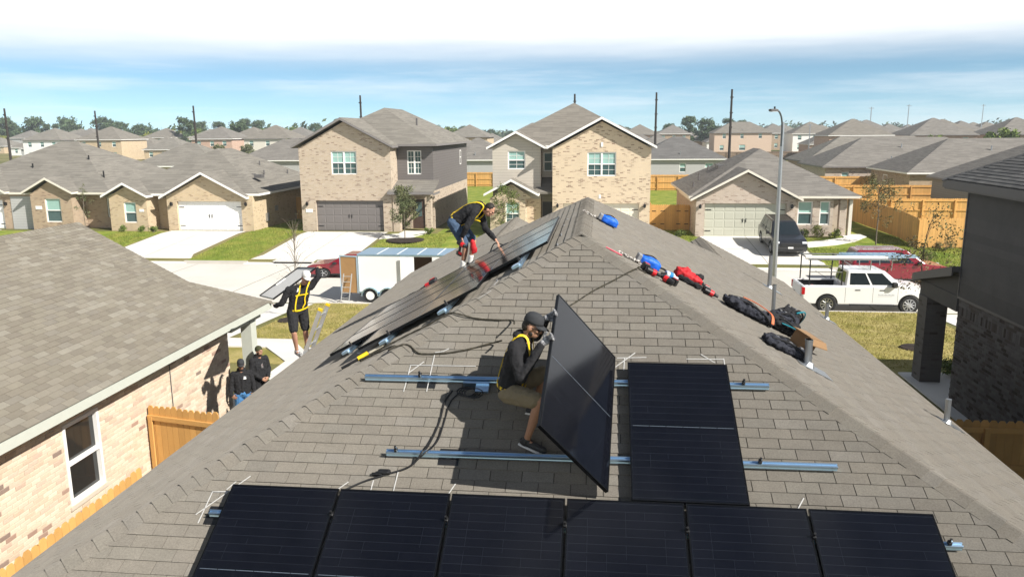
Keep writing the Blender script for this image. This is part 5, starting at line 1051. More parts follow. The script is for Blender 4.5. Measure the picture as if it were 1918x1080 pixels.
    for sd in 'LR':
        hp, kn, an = (V3(J[k + sd]) for k in ('hip', 'knee', 'ank')); capsule(B_, pv, hp, .135, .112)
        if legs == 'shorts': chain(B_, [(hp, .112), (hp.lerp(kn, .5), .100), (hp.lerp(kn, .86), .088)])
        else: chain(B_, [(hp, .112), (hp.lerp(kn, .5), .095), (kn, .078), (kn.lerp(an, .4), .072), (an, .062)])
    soft_mk('shorts' if legs == 'shorts' else 'trousers', B_, bottom, P, vox, 2, .026, .055)
    for sd in 'LR':
        kn, an = V3(J['knee' + sd]), V3(J['ank' + sd]); tv = V3(J['toe' + sd]); dn = (an - kn).normalized(); fd = (tv - an); q = MB(); capsule(q, an + dn * .045 - fd.normalized() * .03, tv + dn * .0, .042, .036); capsule(q, an + dn * .01, an + dn * .05, .047, .045); sh_ = soft_mk('shoe', q, shoes, P, .010, 2)
        q = MB(); so_ = V3((0, 0, -.02)); pts = [an + dn * .07 - fd.normalized() * .05, tv + dn * .025]; q.obox((pts[0] + pts[1]) / 2 + dn * .012, (pts[1] - pts[0]) / 2 * 1.08, fd.cross(dn).normalized() * .042, dn * .010, .2); mk('sole', q, m_sole, sh_, world=True)
        if socks: q = MB(); chain(q, [(an + dn * .03, .046), (kn.lerp(an, .72), .050)]); soft_mk('sock', q, m_sock, P, .010, 2)
        if gl is not None: q = MB(); hand_shapes(q, J['wr' + sd], *J['hand' + sd], .004); capsule(q, V3(J['el' + sd]).lerp(V3(J['wr' + sd]), .86), J['wr' + sd], .034, .033); soft_mk('glove', q, gl, P, .0075, 1)
    # head wear, hair, beard, eyes
    if hair:
        q = MB(); q.ell(L(0, -.018, .040), .080, .092, .088, RT, 14, 10) if not headgear else q.ell(L(0, -.030, .02), .074, .070, .05, RT, 14, 10); q.ell(L(0, -.055, -.01), .070, .055, .07, RT); soft_mk('hair', q, m_hair, P, .009, 2, .008, .03)
    for s_ in (-1, 1):
        if not shades: q = MB(); q.ell(L(s_ * .030, .083, .002), .013, .009, .008, RT, 8, 6); mk('eye', q, m_black, P, world=True)
    if shades:
        q = MB()
        for s_ in (-1, 1): q.ell(L(s_ * .032, .092, .002), .028, .008, .020, RT, 10, 6); q.tube([L(s_ * .058, .085, .006), L(s_ * .078, .0, .004)], .004, 5)
        q.tube([L(-.01, .100, .006), L(.01, .100, .006)], .004, 5); mk('sunglasses', q, m_black, P, world=True)
    if beard: q = MB(); q.ell(L(0, .036, -.094), .040, .046, .024, RT); q.ell(L(.046, .015, -.065), .012, .028, .028, RT); q.ell(L(-.046, .015, -.065), .012, .028, .028, RT); q.ell(L(0, .082, -.047), .024, .008, .006, RT); soft_mk('beard', q, m_hair, P, .008, 1, .006, .02)
    if headgear:
        kind, hm = headgear
        if kind == 'cap':
            q = MB(); rings = [[L(.083 * c_ * math.cos(t), -.005 + .104 * c_ * math.sin(t), .035 + z_) for t in [2 * math.pi * k / 20 for k in range(20)]] for c_, z_ in ((1.0, 0), (1.0, .03), (.93, .065), (.75, .092), (.45, .107), (.12, .112))]
            q.loft(rings, True); cp_ = mk('cap', q, hm, P, world=True, smooth=True)
            q = MB(); up_, lo_ = [], []
            for k in range(9):
                t = math.pi * (.12 + .76 * k / 8); up_.append(L(.082 * math.cos(t), .0 + .10 * math.sin(t), .040)); lo_.append(L(.080 * math.cos(t) * .92, .0 + .10 * math.sin(t) + .075 * math.sin(t) ** .7, .026 - .010 * abs(math.cos(t))))
            for k in range(8): q.add([up_[k], up_[k + 1], lo_[k + 1], lo_[k], up_[k] - u * .005, up_[k + 1] - u * .005, lo_[k + 1] - u * .005, lo_[k] - u * .005], [(0, 1, 2, 3), (7, 6, 5, 4), (3, 2, 6, 7)])
            mk('brim', q, hm, cp_, world=True, smooth=True)
        else:
            q = MB(); q.ell(L(0, -.012, .048), .086, .104, .090, RT, 16, 10); q.ell(L(0, -.012, .022), .088, .104, .030, RT, 16, 8); soft_mk('beanie', q, hm, P, .009, 2, .006, .02)
    if harness:
        bv = BVHTree.FromPolygons([pmat(P) @ v.co for v in topo.data.vertices], [tuple(p.vertices) for p in topo.data.polygons])
        fwd = (ch - pv).cross(lat).normalized()
        if fwd.dot(f) < 0: fwd = -fwd
        def strap(pts, w=.024):
            pp = smooth([V3(p) for p in pts], 5); out, nr = [], []
            for p in pp:
                loc, nor, _, _ = bv.find_nearest(p)
                if nor is None: continue
                out.append(loc + nor * .006); nr.append(nor)
            for _ in range(3):
                out = [out[0]] + [(out[i - 1] + out[i] * 2 + out[i + 1]) / 4 for i in range(1, len(out) - 1)] + [out[-1]]; nr = [nr[0]] + [(nr[i - 1] + nr[i] + nr[i + 1]).normalized() for i in range(1, len(nr) - 1)] + [nr[-1]]
            out = [o_ + n_ * .006 for o_, n_ in zip(out, nr)]
            q = MB(); q.ribbon(out, nr, w, .006); mk('harness_strap', q, m_yellow, P, world=True)
        tops = ch.lerp(nk, .55)
        for s_ in (-1, 1):
            strap([pv + lat * .09 * s_ + fwd * .2 + (ch - pv) * .12, wa + lat * .10 * s_ + fwd * .2, ch + lat * .085 * s_ + fwd * .2, tops + lat * .09 * s_ + fwd * .12 + (nk - ch) * .3, tops + lat * .09 * s_ - fwd * .02 + (nk - ch) * .8, tops + lat * .07 * s_ - fwd * .15, wa - fwd * .25 + lat * .05 * s_, pv - fwd * .25 + lat * .09 * s_ + (ch - pv) * .12])
        strap([ch + lat * .14 + fwd * .2, ch + fwd * .25, ch - lat * .14 + fwd * .2]); strap([pv + (ch - pv) * .1 + V3((0, 0, 0)) + lat * .22, pv + (ch - pv) * .1 + fwd * .25, pv + (ch - pv) * .1 - lat * .22, pv + (ch - pv) * .1 - fwd * .25, pv + (ch - pv) * .1 + lat * .22], .03)
    return P
# crouching worker with the tipped panel
eT = tr_ + ex1 * W_; eB = eT + ed * L_; gR, gL = eT.lerp(eB, .36), eT.lerp(eB, .17)
J1 = dict(pelvis=(-.86, 7.48, 4.47), chest=(-.77, 7.52, 4.80), neck=(-.705, 7.55, 4.96), head=(-.635, 7.53, 5.095), shR=(-.80, 7.35, 4.92), elR=(-.72, 7.20, 4.66), wrR=gR + V3((-.10, -.01, -.07)), shL=(-.72, 7.72, 4.92), elL=(-.62, 7.84, 4.92), wrL=gL + V3((-.10, .03, -.06)),
          hipR=(-.86, 7.38, 4.45), kneeR=(-.53, 7.12, 4.46), ankR=(-.67, 7.25, 4.02), toeR=(-.50, 7.16, 3.95), hipL=(-.84, 7.60, 4.45), kneeL=(-.50, 7.68, 4.58), ankL=(-.63, 7.62, 4.22), toeL=(-.46, 7.58, 4.18),
          handR=((1, .05, .55), (0, -.9, .6), -1, .75), handL=((1, -.1, .5), (0, -.9, .6), 1, .75))
person('crouching worker in black hoodie and khaki shorts with charcoal cap holding the tipped panel', J1, 'a', (.92, -.16, -.34), (.34, 0, .94), m_hood, m_khaki, m_shoe, gl=m_glove, headgear=('cap', m_capm), hair=True, beard=True, shades=True, harness=True)
J2 = dict(pelvis=(-2.58, 14.0, 5.40), chest=(-2.28, 13.98, 5.60), neck=(-2.08, 13.97, 5.66), head=(-1.95, 13.94, 5.61), shR=(-2.20, 13.80, 5.58), elR=(-2.33, 13.72, 5.32), wrR=(-2.42, 13.76, 5.14), shL=(-2.14, 14.15, 5.56), elL=(-2.03, 14.0, 5.26), wrL=(-1.81, 13.72, 5.10),
          hipR=(-2.60, 13.88, 5.38), kneeR=(-2.39, 13.93, 4.95), ankR=(-2.47, 14.0, 4.55), toeR=(-2.30, 13.92, 4.57), hipL=(-2.57, 14.12, 5.38), kneeL=(-2.30, 14.28, 5.0), ankL=(-2.38, 14.35, 4.60), toeL=(-2.20, 14.30, 4.62), handR=((-.1, .05, -1), (.9, .2, 0), 1, .7), handL=((.55, -.5, -.6), (-.5, -.2, -.8), 1, .35))
W2 = person('bending worker in black hoodie and denim shorts reaching down over the side array', J2, 'b', (.75, -.15, -.62), (.62, 0, .78), m_hood, m_denim, m_shoe, hair=True, harness=True, socks=True)
drill('red drill in the bending worker\'s hand', V3((-2.44, 13.74, 5.00)), V3((.8, -.3, -.4)).normalized(), V3((-.2, .1, -.95)).normalized(), V3((.5, -.8, .2)).normalized(), 1.1, m_blackp, m_redp)
s = MB(); s.ell((-2.24, 13.86, 4.95), .055, .05, .10); s.ell((-2.25, 13.86, 5.03), .045, .05, .06); s.obox((-2.22, 13.86, 4.88), (.05, 0, .02), (0, .035, 0), (0, 0, .05), .3); soft_mk('tool_holster', s, m_redf, None, .012, 2, origin=(-2.24, 13.86, 4.8), label='red holster bag hanging beside the bending worker\'s knee', cat='bag')
J3 = dict(pelvis=(-5.87, 14.5, 3.58), chest=(-5.80, 14.5, 3.92), neck=(-5.71, 14.48, 4.10), head=(-5.63, 14.44, 4.23), shR=(-5.97, 14.36, 4.00), elR=(-6.09, 14.30, 3.74), wrR=(-6.27, 14.36, 3.68), shL=(-5.62, 14.62, 4.02), elL=(-5.45, 14.66, 4.22), wrL=(-5.52, 14.78, 4.36),
          hipR=(-5.94, 14.42, 3.56), kneeR=(-5.87, 14.26, 3.18), ankR=(-5.90, 14.42, 2.77), toeR=(-5.76, 14.32, 2.70), hipL=(-5.80, 14.60, 3.56), kneeL=(-5.76, 14.58, 3.15), ankL=(-5.80, 14.70, 2.78), toeL=(-5.66, 14.62, 2.72), handR=((-.1, .5, -.3), (.5, .3, .8), -1, .6), handL=((.0, .8, .2), (0, 0, -1), -1, .5))
person('worker in black shirt and shorts with yellow harness stepping off the ladder with a panel', J3, 'b', (.62, -.72, -.25), (.2, -.1, .95), m_hood, mat('black_shorts', (0.016, 0.016, 0.018), rough=.9, var=.3, scale=10), mat('sneaker_mixed', (0.05, 0.05, 0.055), rough=.6, var=.5, scale=25, col2=(.6, .6, .6)), hood=False, hair=True, sleeve=1.0, harness=True, headgear=('cap', mat('cap_white', (.68, .67, .64), rough=.8, var=.05)))
aS = V3((.699, .543, .533)).normalized(); aL = V3((-.534, .830, -.143)); aL = (aL - aS * aL.dot(aS)).normalized()
panel('solar panel carried on the shoulder by the worker at the ladder', V3((-6.0, 14.80, 4.03)) + aL * L_ / 2, -aS, aL)
def standing(x, y, z, h, fx, fy, arms):
    k = h / 1.78; f = V3((fx, fy, 0)).normalized(); r = V3((f.y, -f.x, 0)); b = V3((x, y, z)); q = lambda a, c, e: tuple(b + r * a * k + f * c * k + V3((0, 0, e * k)))
    J = dict(pelvis=q(0, 0, .95), chest=q(0, -.01, 1.30), neck=q(0, -.01, 1.49), head=q(0, .03, 1.64), toeR=q(.13, .20, .05), toeL=q(-.13, .20, .05))
    for sd, s_ in (('R', 1), ('L', -1)): J['hip' + sd] = q(.095 * s_, 0, .92); J['knee' + sd] = q(.11 * s_, .03, .50); J['ank' + sd] = q(.12 * s_, .0, .09); J['sh' + sd] = q(.19 * s_, -.01, 1.42); J['el' + sd] = q(.25 * s_, .02, 1.15); J['wr' + sd] = q(*(arms[0] * s_, arms[1], arms[2])); J['hand' + sd] = (tuple(-r * s_ * .8 + f * .2 - V3((0, 0, .5))), tuple(-f), s_, .5)
    return J
person('onlooker in olive beanie and black jacket with hands clasped by the porch column', standing(-8.36, 18.0, .03, 1.80, .85, -.52, (.09, .20, .98)), 'a', (.82, -.52, .12), (0, 0, 1), m_hood, m_hood, m_shoe, headgear=('beanie', m_olive), beard=True, legs='long')
person('onlooker in black cap, black sweatshirt and blue jeans leaning by the brick corner', standing(-8.33, 16.95, .03, 1.76, .45, -.9, (.26, .10, .92)), 'c', (.45, -.87, -.12), (0, 0, 1), m_hood, m_jeans, m_sole, headgear=('cap', m_capm), legs='long')

# printing on the shirts
m_print = mat('white_print', (.72, .72, .71), rough=.8, var=.1)
GL = {'U': ('101', '101', '101', '101', '111'), 'S': ('111', '100', '111', '001', '111'), 'O': ('111', '101', '101', '101', '111'), 'L': ('100', '100', '100', '100', '111'), 'A': ('111', '101', '111', '101', '101'), 'R': ('110', '101', '110', '101', '101'), '#': ('111', '111', '111', '111', '111')}
def print_on(key, text, c, right, up, size, pm_=None, nm='chest_print'):
    top = next(o for k, o in TOPS.items() if k.startswith(key)); P = top.parent; M = pmat(P); bv = BVHTree.FromPolygons([M @ v.co for v in top.data.vertices], [tuple(p.vertices) for p in top.data.polygons]); q = MB(); right, up = V3(right).normalized(), V3(up).normalized(); c = V3(c)
    for k, chx in enumerate(text):
        for r_, row in enumerate(GL.get(chx, ('000',) * 5)):
            for cc, b in enumerate(row):
                if b == '1':
                    Q = []
                    for dx, dy in ((0, 0), (1, 0), (1, 1), (0, 1)):
                        loc, nor, _, _ = bv.find_nearest(c + right * size * (k * 4 + cc + dx) + up * size * (4 - r_ + dy)); Q.append(loc + nor * .004)
                    q.quad(*Q)
    mk(nm, q, pm_ or m_print, top, world=True, fix=False)
print_on('crouching', 'US', (-.62, 7.30, 4.80), (.55, .75, 0), (.1, 0, 1), .011)
print_on('onlooker in black cap', '#', (-8.20, 16.83, 1.33), (.9, .4, 0), (0, 0, 1), .014)
print_on('worker in black', '#', (-5.78, 14.33, 3.97), (.8, .4, 0), (.1, 0, 1), .013)

fo = V3((.85, -.52, 0)).normalized(); ro = V3((-fo.y, fo.x, 0)); co = V3((-8.36, 18.0, 0)) + fo * .2
print_on('onlooker in olive', '#', co - ro * .035 + V3((0, 0, 1.28)), ro, (0, 0, 1), .024, mat('grey_shirt', (.16, .15, .15), rough=.9, var=.2), 'shirt_front'); print_on('onlooker in olive', '#', co + fo * .05 - ro * .01 + V3((0, 0, 1.33)), ro, (0, 0, 1), .010, m_redf, 'red_badge')
# ------------------------------------------------------------------ vehicles (local: x forward, y left, z up)
def paint(nm, c, rough=.22): return mat(nm, c, rough=rough, var=.03, scale=2, spec=.5, coat=.6)
m_pw = paint('paint_white', (.78, .78, .77)); m_pr = paint('paint_red', (.19, .007, .016)); m_pk = paint('paint_charcoal', (.020, .021, .024)); m_cg = mat('car_glass', (.012, .018, .022), rough=.06, var=.1, spec=.8); m_tyre = mat('tyre', (.014, .014, .014), rough=.85, var=.2); m_rim = mat('alloy', (.55, .56, .58), rough=.3, var=.1, metal=.9); m_tail = mat('tail_light', (.42, .006, .012), rough=.2, var=.1); m_headl = mat('head_light', (.70, .72, .75), rough=.12, var=.1); m_chrome = mat('chrome', (.65, .66, .68), rough=.15, var=.05, metal=1.0); m_trimb = mat('plastic_trim', (.018, .018, .019), rough=.6, var=.1)
def wheel(P, x, y, r, w=.24, spokes=6):
    W = thing('wheel', '', '', (x, y, r)) if False else link(bpy.data.objects.new('wheel', None)); W.parent = P; W.location = (x, y, r); s = 1 if y > 0 else -1
    q = MB(); q.lathe((0, -w / 2 * s, 0), (0, s, 0), [(0, r * .66), (0, r * .90), (w * .15, r * .985), (w * .5, r), (w * .85, r * .985), (w, r * .90), (w, r * .66), (w * .8, r * .64)], 28); mk('tyre', q, m_tyre, W, smooth=False)
    q = MB(); q.lathe((0, w * .02 * s, 0), (0, s, 0), [(0, r * .1), (w * .1, r * .63), (w * .46, r * .66), (w * .46, r * .60), (w * .2, r * .58), (w * .12, r * .2)], 24)
    mk('rim', q, m_rim, W)
    q = MB()
    for k in range(spokes):
        a = 2 * math.pi * k / spokes; d = V3((math.cos(a), 0, math.sin(a))); t = V3((-math.sin(a), 0, math.cos(a))); q.obox(d * r * .36 + V3((0, w * .36 * s, 0)), d * r * .26, t * r * .06, V3((0, w * .06, 0)), .2)
    q.lathe((0, w * .25 * s, 0), (0, s, 0), [(0, r * .16), (w * .18, r * .14)], 12); mk('spokes', q, m_rim, W)
    q = MB(); q.lathe((0, w * .10 * s, 0), (0, s, 0), [(0, r * .56), (w * .03, r * .56)], 20); mk('brake_shadow', q, m_trimb, W)
def shell(name, P, prof, W, mm, cuts=(), bevel=.06, wheels=(), r=.36, box=None):
    q = MB(); q.prism([(x, -W / 2, z) for x, z in prof], (0, W, 0)); me = q.mesh(name); o = link(bpy.data.objects.new(name, me)); b = o.modifiers.new('b', 'BEVEL'); b.width = bevel; b.segments = 3; b.limit_method = 'ANGLE'; b.angle_limit = math.radians(20); tmp = []
    c = MB()
    for x in wheels:
        for s in (-1, 1): c.lathe((x, s * (W / 2 - .30), r), (0, s, 0), [(0, r * 1.16), (.5, r * 1.16)], 28)
    co = link(bpy.data.objects.new('cutter', c.mesh('cutter'))); tmp.append(co); m_ = o.modifiers.new('c', 'BOOLEAN'); m_.object = co; m_.operation = 'DIFFERENCE'; m_.solver = 'EXACT'
    if box:
        c = MB(); c.box(*box); co = link(bpy.data.objects.new('cutter', c.mesh('cutter'))); tmp.append(co); m_ = o.modifiers.new('d', 'BOOLEAN'); m_.object = co; m_.operation = 'DIFFERENCE'; m_.solver = 'EXACT'
    applied(o)
    for t in tmp: bpy.data.objects.remove(t)
    o.data.materials.clear(); o.data.materials.append(mm); o.parent = P; return o
def cabin(P, xa, xb, za, w1, xc, xd, zb, w2, mm, side, bevel=.07, rear=True):
    """greenhouse: base xa..xb at za, roof xc..xd at zb; side = list of (s0,s1) window spans"""
    A = [V3((xa, -w1, za)), V3((xb, -w1, za)), V3((xb, w1, za)), V3((xa, w1, za))]; T_ = [V3((xc, -w2, zb)), V3((xd, -w2, zb)), V3((xd, w2, zb)), V3((xc, w2, zb))]
    q = MB(); q.loft([A, T_]); me = q.mesh('cabin'); o = link(bpy.data.objects.new('cabin', me)); b = o.modifiers.new('b', 'BEVEL'); b.width = bevel; b.segments = 3; b.limit_method = 'ANGLE'; applied(o); o.data.materials.clear(); o.data.materials.append(mm); o.parent = P
    def pan(p00, p10, p11, p01, s0, s1, t0, t1, nm, k=.008):
        f = lambda s, t: (p00.lerp(p10, s)).lerp(p01.lerp(p11, s), t); Q = [f(s0, t0), f(s1, t0), f(s1, t1), f(s0, t1)]; n = (Q[1] - Q[0]).cross(Q[3] - Q[0]).normalized()
        c = (A[0] + A[2] + T_[0] + T_[2]) / 4
        if n.dot(Q[0] - c) < 0: n = -n
        m_ = MB(); m_.prism([p - n * .02 for p in Q], n * (.02 + k)); mk(nm, m_, m_cg, P)
    for (a, b_, c_, d_) in ((A[0], A[1], T_[1], T_[0]), (A[3], A[2], T_[2], T_[3])):
        for s0, s1 in side: pan(a, b_, c_, d_, s0, s1, .12, .84, 'side_window')
    pan(A[1], A[2], T_[2], T_[1], .07, .93, .06, .90, 'windscreen')
    if rear: pan(A[0], A[3], T_[3], T_[0], .10, .90, .18, .86, 'rear_window')
def bits(P, nm, boxes, mm, bev=.15):
    for bx_ in boxes: q = MB(); x0, x1, y0, y1, z0, z1 = bx_; q.obox(((x0 + x1) / 2, (y0 + y1) / 2, (z0 + z1) / 2), ((x1 - x0) / 2, 0, 0), (0, (y1 - y0) / 2, 0), (0, 0, (z1 - z0) / 2), bev); mk(nm, q, mm, P)
def suv(label, loc, rz, mm, ry=0.0, name='parked_car', plate=True, rails=True):
    P = thing(name, label, 'car', loc); P.rotation_euler = (0, ry, rz)
    shell('body', P, [(-2.42, .34), (-2.46, .75), (-2.42, 1.02), (-2.2, 1.06), (.95, 1.07), (1.2, 1.08), (2.05, .99), (2.36, .90), (2.46, .72), (2.44, .42), (2.30, .26), (-2.25, .26)], 1.92, mm, wheels=(-1.45, 1.50), r=.37)
    cabin(P, -2.36, 1.30, 1.04, .90, -2.05, .32, 1.74, .68, mm, ((.05, .22), (.25, .52), (.55, .84)))
    for x in (-1.45, 1.50):
        for y in (-.84, .84): wheel(P, x, y, .37, .24, 5)
    bits(P, 'head_light', [(2.22, 2.42, s * .78 - .14, s * .78 + .14, .76, .90) for s in (-1, 1)], m_headl); bits(P, 'tail_light', [(-2.47, -2.36, s * .80 - .13, s * .80 + .13, .80, 1.0) for s in (-1, 1)], m_tail)
    bits(P, 'grille', [(2.38, 2.475, -.58, .58, .62, .82)], m_trimb); bits(P, 'lower_grille', [(2.36, 2.465, -.70, .70, .34, .50)], m_trimb); bits(P, 'mirror', [(.72, .92, s * 1.02 - .09, s * 1.02 + .09, 1.06, 1.22) for s in (-1, 1)], m_trimb, .3); bits(P, 'door_handle', [(x, x + .18, s * .962 - .012, s * .962 + .012, .90, .93) for s in (-1, 1) for x in (-.95, .05)], m_trimb); bits(P, 'sill', [(-1.0, 1.05, s * .95 - .02, s * .95 + .02, .26, .36) for s in (-1, 1)], m_trimb)
    if rails: bits(P, 'roof_rail', [(-1.8, .1, s * .60 - .02, s * .60 + .02, 1.75, 1.79) for s in (-1, 1)], m_chrome)
    if plate: bits(P, 'number_plate', [(2.455, 2.475, -.15, .15, .50, .60)], m_white, .05)
    sm = MB()
    for s in (-1, 1):
        for x in (-1.02, .0, 1.0): sm.box(x - .004, x + .004, s * .9605 - .002, s * .9605 + .002, .40, 1.02)
    mk('door_seam', sm, m_trimb, P)
    return P
suv('charcoal car parked nose out on the driveway before the sage garage door', (11.2, 49.4, gz(49.4) + .035), -math.pi / 2, m_pk, .075)
suv('red car with silver roof rails parked beyond the white pickup', (15.0, 41.2, -.735), 0.0, m_pr, plate=False)
suv('red car at the far kerb mostly hidden behind the white trailer', (-13.25, 41.3, -.735), math.pi, m_pr, plate=False, rails=False).scale = (1, 1, .72)
# pickup truck
TR = thing('pickup_truck', 'white crew cab pickup with ladder rack parked at the kerb', 'truck', (11.35, 34.78, -.738), 0.0); TR.scale = (.95, .95, .95)
shell('body', TR, [(-2.78, .62), (-2.82, .95), (-2.80, 1.22), (-2.6, 1.25), (1.25, 1.26), (1.5, 1.28), (2.45, 1.16), (2.74, 1.06), (2.84, .86), (2.82, .50), (2.65, .40), (-2.6, .42)], 1.98, m_pw, wheels=(-1.73, 1.80), r=.42, box=(-2.70, -.98, -.78, .78, .72, 1.6))
cabin(TR, -.95, 1.55, 1.22, .92, -.84, .72, 1.92, .74, m_pw, ((.07, .44), (.48, .86)))
for x in (-1.73, 1.80):
    for y in (-.86, .86): wheel(TR, x, y, .42, .28, 10)
bits(TR, 'tail_light', [(-2.84, -2.70, s * .93 - .07, s * .93 + .075, .85, 1.18) for s in (-1, 1)], m_tail); bits(TR, 'head_light', [(2.60, 2.82, s * .82 - .15, s * .82 + .15, .88, 1.06) for s in (-1, 1)], m_headl); bits(TR, 'grille', [(2.76, 2.86, -.62, .62, .66, 1.02)], m_trimb); bits(TR, 'bumper', [(2.74, 2.92, -.95, .95, .42, .62), (-2.95, -2.74, -.95, .95, .48, .66)], m_chrome, .2); bits(TR, 'tailgate', [(-2.835, -2.80, -.76, .76, .70, 1.18)], mat('tailgate_grey', (.40, .41, .42), rough=.3, var=.05)); bits(TR, 'mirror', [(.98, 1.20, s * 1.08 - .10, s * 1.08 + .10, 1.22, 1.46) for s in (-1, 1)], m_trimb, .3); bits(TR, 'door_handle', [(x, x + .22, s * .992 - .014, s * .992 + .014, 1.06, 1.10) for s in (-1, 1) for x in (-.55, .50)], m_trimb); bits(TR, 'running_board', [(-.75, 1.15, s * 1.0 - .06, s * 1.0 + .06, .38, .44) for s in (-1, 1)], m_trimb)
sm = MB()
for s in (-1, 1):
    for x in (-.96, .22, 1.28): sm.box(x - .005, x + .005, s * .9905 - .002, s * .9905 + .002, .52, 1.22)
mk('door_seam', sm, m_trimb, TR)
bl = MB(); bl.box(-2.69, -.99, -.77, .77, .725, .74); bl.box(-2.69, -.99, -.775, -.76, .74, 1.2); bl.box(-2.69, -.99, .76, .775, .74, 1.2); mk('bed_liner', bl, m_trimb, TR)
ark = MB(); pts = [(.45 + .05 * i, -.9915, .86 + .012 * (i % 3)) for i in range(14)]
for i, p in enumerate(pts): ark.box(p[0], p[0] + .035, -.9930, -.9905, .84, .84 + (.05 if i % 3 else .075))
ark.box(.42, 1.05, -.9930, -.9905, .79, .80); mk('door_lettering', ark, mat('lettering_grey', (.45, .46, .48), rough=.5), TR)
def pm(p): return pmat(TR) @ V3(p)
RK = thing('ladder_rack', 'black steel ladder rack standing over the pickup bed', 'rack', pm((-1.9, 0, 1.25))); q = MB()
for x in (-2.5, -1.1):
    for y in (-.82, .82): q.tube([pm((x, y, 1.2)), pm((x, y * .96, 2.40))], .028, 6)
    q.tube([pm((x, -.82, 2.40)), pm((x, .82, 2.40))], .03, 6)
mk('hoop', q, m_black, RK, world=True); q = MB()
for y in (-.82, .82): q.tube([pm((-2.6, y, 2.41)), pm((1.2, y, 2.43))], .03, 6); q.tube([pm((-2.5, y, 1.85)), pm((-1.1, y, 1.85))], .018, 5)
for x in (.1, 1.0): q.tube([pm((x, -.82, 2.42)), pm((x, .82, 2.42))], .026, 6); q.tube([pm((x, -.80, 2.42)), pm((x, -.74, 1.93))], .02, 5); q.tube([pm((x, .80, 2.42)), pm((x, .74, 1.93))], .02, 5)
mk('side_rail', q, m_steel, RK, world=True)
def ladder(label, A, Bp, wv, n, group=None, wd=.42, mm=m_alu, name='ladder', feet=False):
    P = thing(name, label, 'ladder', tuple(A), group=group); A, Bp, wv = V3(A), V3(Bp), V3(wv).normalized(); d = (Bp - A).normalized(); nn = d.cross(wv).normalized()
    for s in (-1, 1): q = MB(); q.obox((A + Bp) / 2 + wv * wd / 2 * s, d * ((Bp - A).length / 2), wv * .015, nn * .038); mk('side_rail', q, mm, P, world=True)
    q = MB()
    for i in range(n): c = A.lerp(Bp, (i + .5) / n); q.tube([c - wv * wd / 2, c + wv * wd / 2], .017, 6)
    mk('rungs', q, mm, P, world=True)
    if feet: q = MB(); [q.obox(A + wv * wd / 2 * s, d * .05, wv * .03, nn * .05) for s in (-1, 1)]; [q.obox(Bp + wv * wd / 2 * s, d * .025, wv * .02, nn * .042) for s in (-1, 1)]; mk('foot', q, m_yellow, P, world=True)
    return P
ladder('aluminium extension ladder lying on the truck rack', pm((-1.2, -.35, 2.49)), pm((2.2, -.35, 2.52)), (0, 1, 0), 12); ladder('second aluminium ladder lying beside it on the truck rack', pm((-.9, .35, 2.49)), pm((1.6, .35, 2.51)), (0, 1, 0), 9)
q = MB(); q.tube([pm((-2.7, -.72, 2.49)), pm((.8, -.72, 2.50))], .075, 10); mk('conduit_tube', q, m_white, label='long white storage tube on the truck rack', cat='tube', loc=tuple(pm((-2.7, -.7, 2.45))), world=True)
for i, (x, y, z, sx, sy, sz, mm, nm, lb) in enumerate(((-2.3, -.3, .9, .2, .3, .2, m_redf, 'tool_bag', 'red bag in the pickup bed by the tailgate'), (-1.8, .0, .9, .4, .25, .15, m_teal, 'tool_bag', 'teal bag in the middle of the pickup bed'), (-1.3, -.3, .92, .2, .3, .18, m_redf, 'tool_bag', 'red bag in the pickup bed against the cab'))):
    s = MB(); c = pm((x, y, z)); s.obox(c, (sx, 0, 0), (0, sy, 0), (0, 0, sz), .4); s.ell(c + V3((sx * .3, 0, sz * .7)), sx * .5, sy * .6, sz * .6); soft_mk(nm, s, mm, None, .03, 2, .06, .15, origin=tuple(c), label=lb, cat='bag')
# enclosed trailer
TL = thing('enclosed_trailer', 'white enclosed cargo trailer with a shiny roof parked on the street', 'trailer', (-8.7, 35.6, -.74))
tx0, tx1, ty0, ty1, tz0, tz1 = -11.0, -6.3, 34.62, 36.65, -.32, 1.47
q = MB(); holed(q, tx0, tx1, tz0, tz1, [(-8.35, -7.5, tz0 + .15, tz1 - .08)], ty0, .04); q.box(tx0, tx1, ty1 - .04, ty1, tz0, tz1); q.box(tx1 - .04, tx1, ty0 + .042, ty1 - .042, tz0, tz1); mk('wall', q, m_pw, TL, world=True)
q = MB(); q.box(tx0 + .01, tx1 - .042, ty0 + .042, ty1 - .042, tz0, tz0 + .05); q.box(tx0 + .3, tx1 - .05, ty1 - .07, ty1 - .045, tz0 + .05, tz1 - .02); mk('lining', q, m_card, TL, world=True)
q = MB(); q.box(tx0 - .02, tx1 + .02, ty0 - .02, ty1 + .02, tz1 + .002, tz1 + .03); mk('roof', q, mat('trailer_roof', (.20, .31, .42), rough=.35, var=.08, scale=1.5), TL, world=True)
for i in range(1, 5): q = MB(); x = tx0 + (tx1 - tx0) * i / 5; q.box(x - .02, x + .02, ty0, ty1, tz1 + .03, tz1 + .042); mk('roof_seam', q, m_white, TL, world=True)
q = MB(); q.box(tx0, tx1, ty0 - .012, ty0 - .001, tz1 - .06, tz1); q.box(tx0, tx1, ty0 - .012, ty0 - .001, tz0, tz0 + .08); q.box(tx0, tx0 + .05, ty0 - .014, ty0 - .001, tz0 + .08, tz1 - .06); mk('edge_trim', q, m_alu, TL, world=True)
dd = V3((-.86, .18, 0)).normalized(); q = MB(); q.prism([V3((tx0, ty0 - .02, tz0)), V3((tx0, ty0 - .02, tz0)) + dd * .92, V3((tx0, ty0 - .02, tz1 - .05)) + dd * .92, V3((tx0, ty0 - .02, tz1 - .05))], (.01, .035, 0)); mk('rear_door', q, mat('plywood', (.42, .24, .10), rough=.7, var=.15, scale=3), TL, world=True)
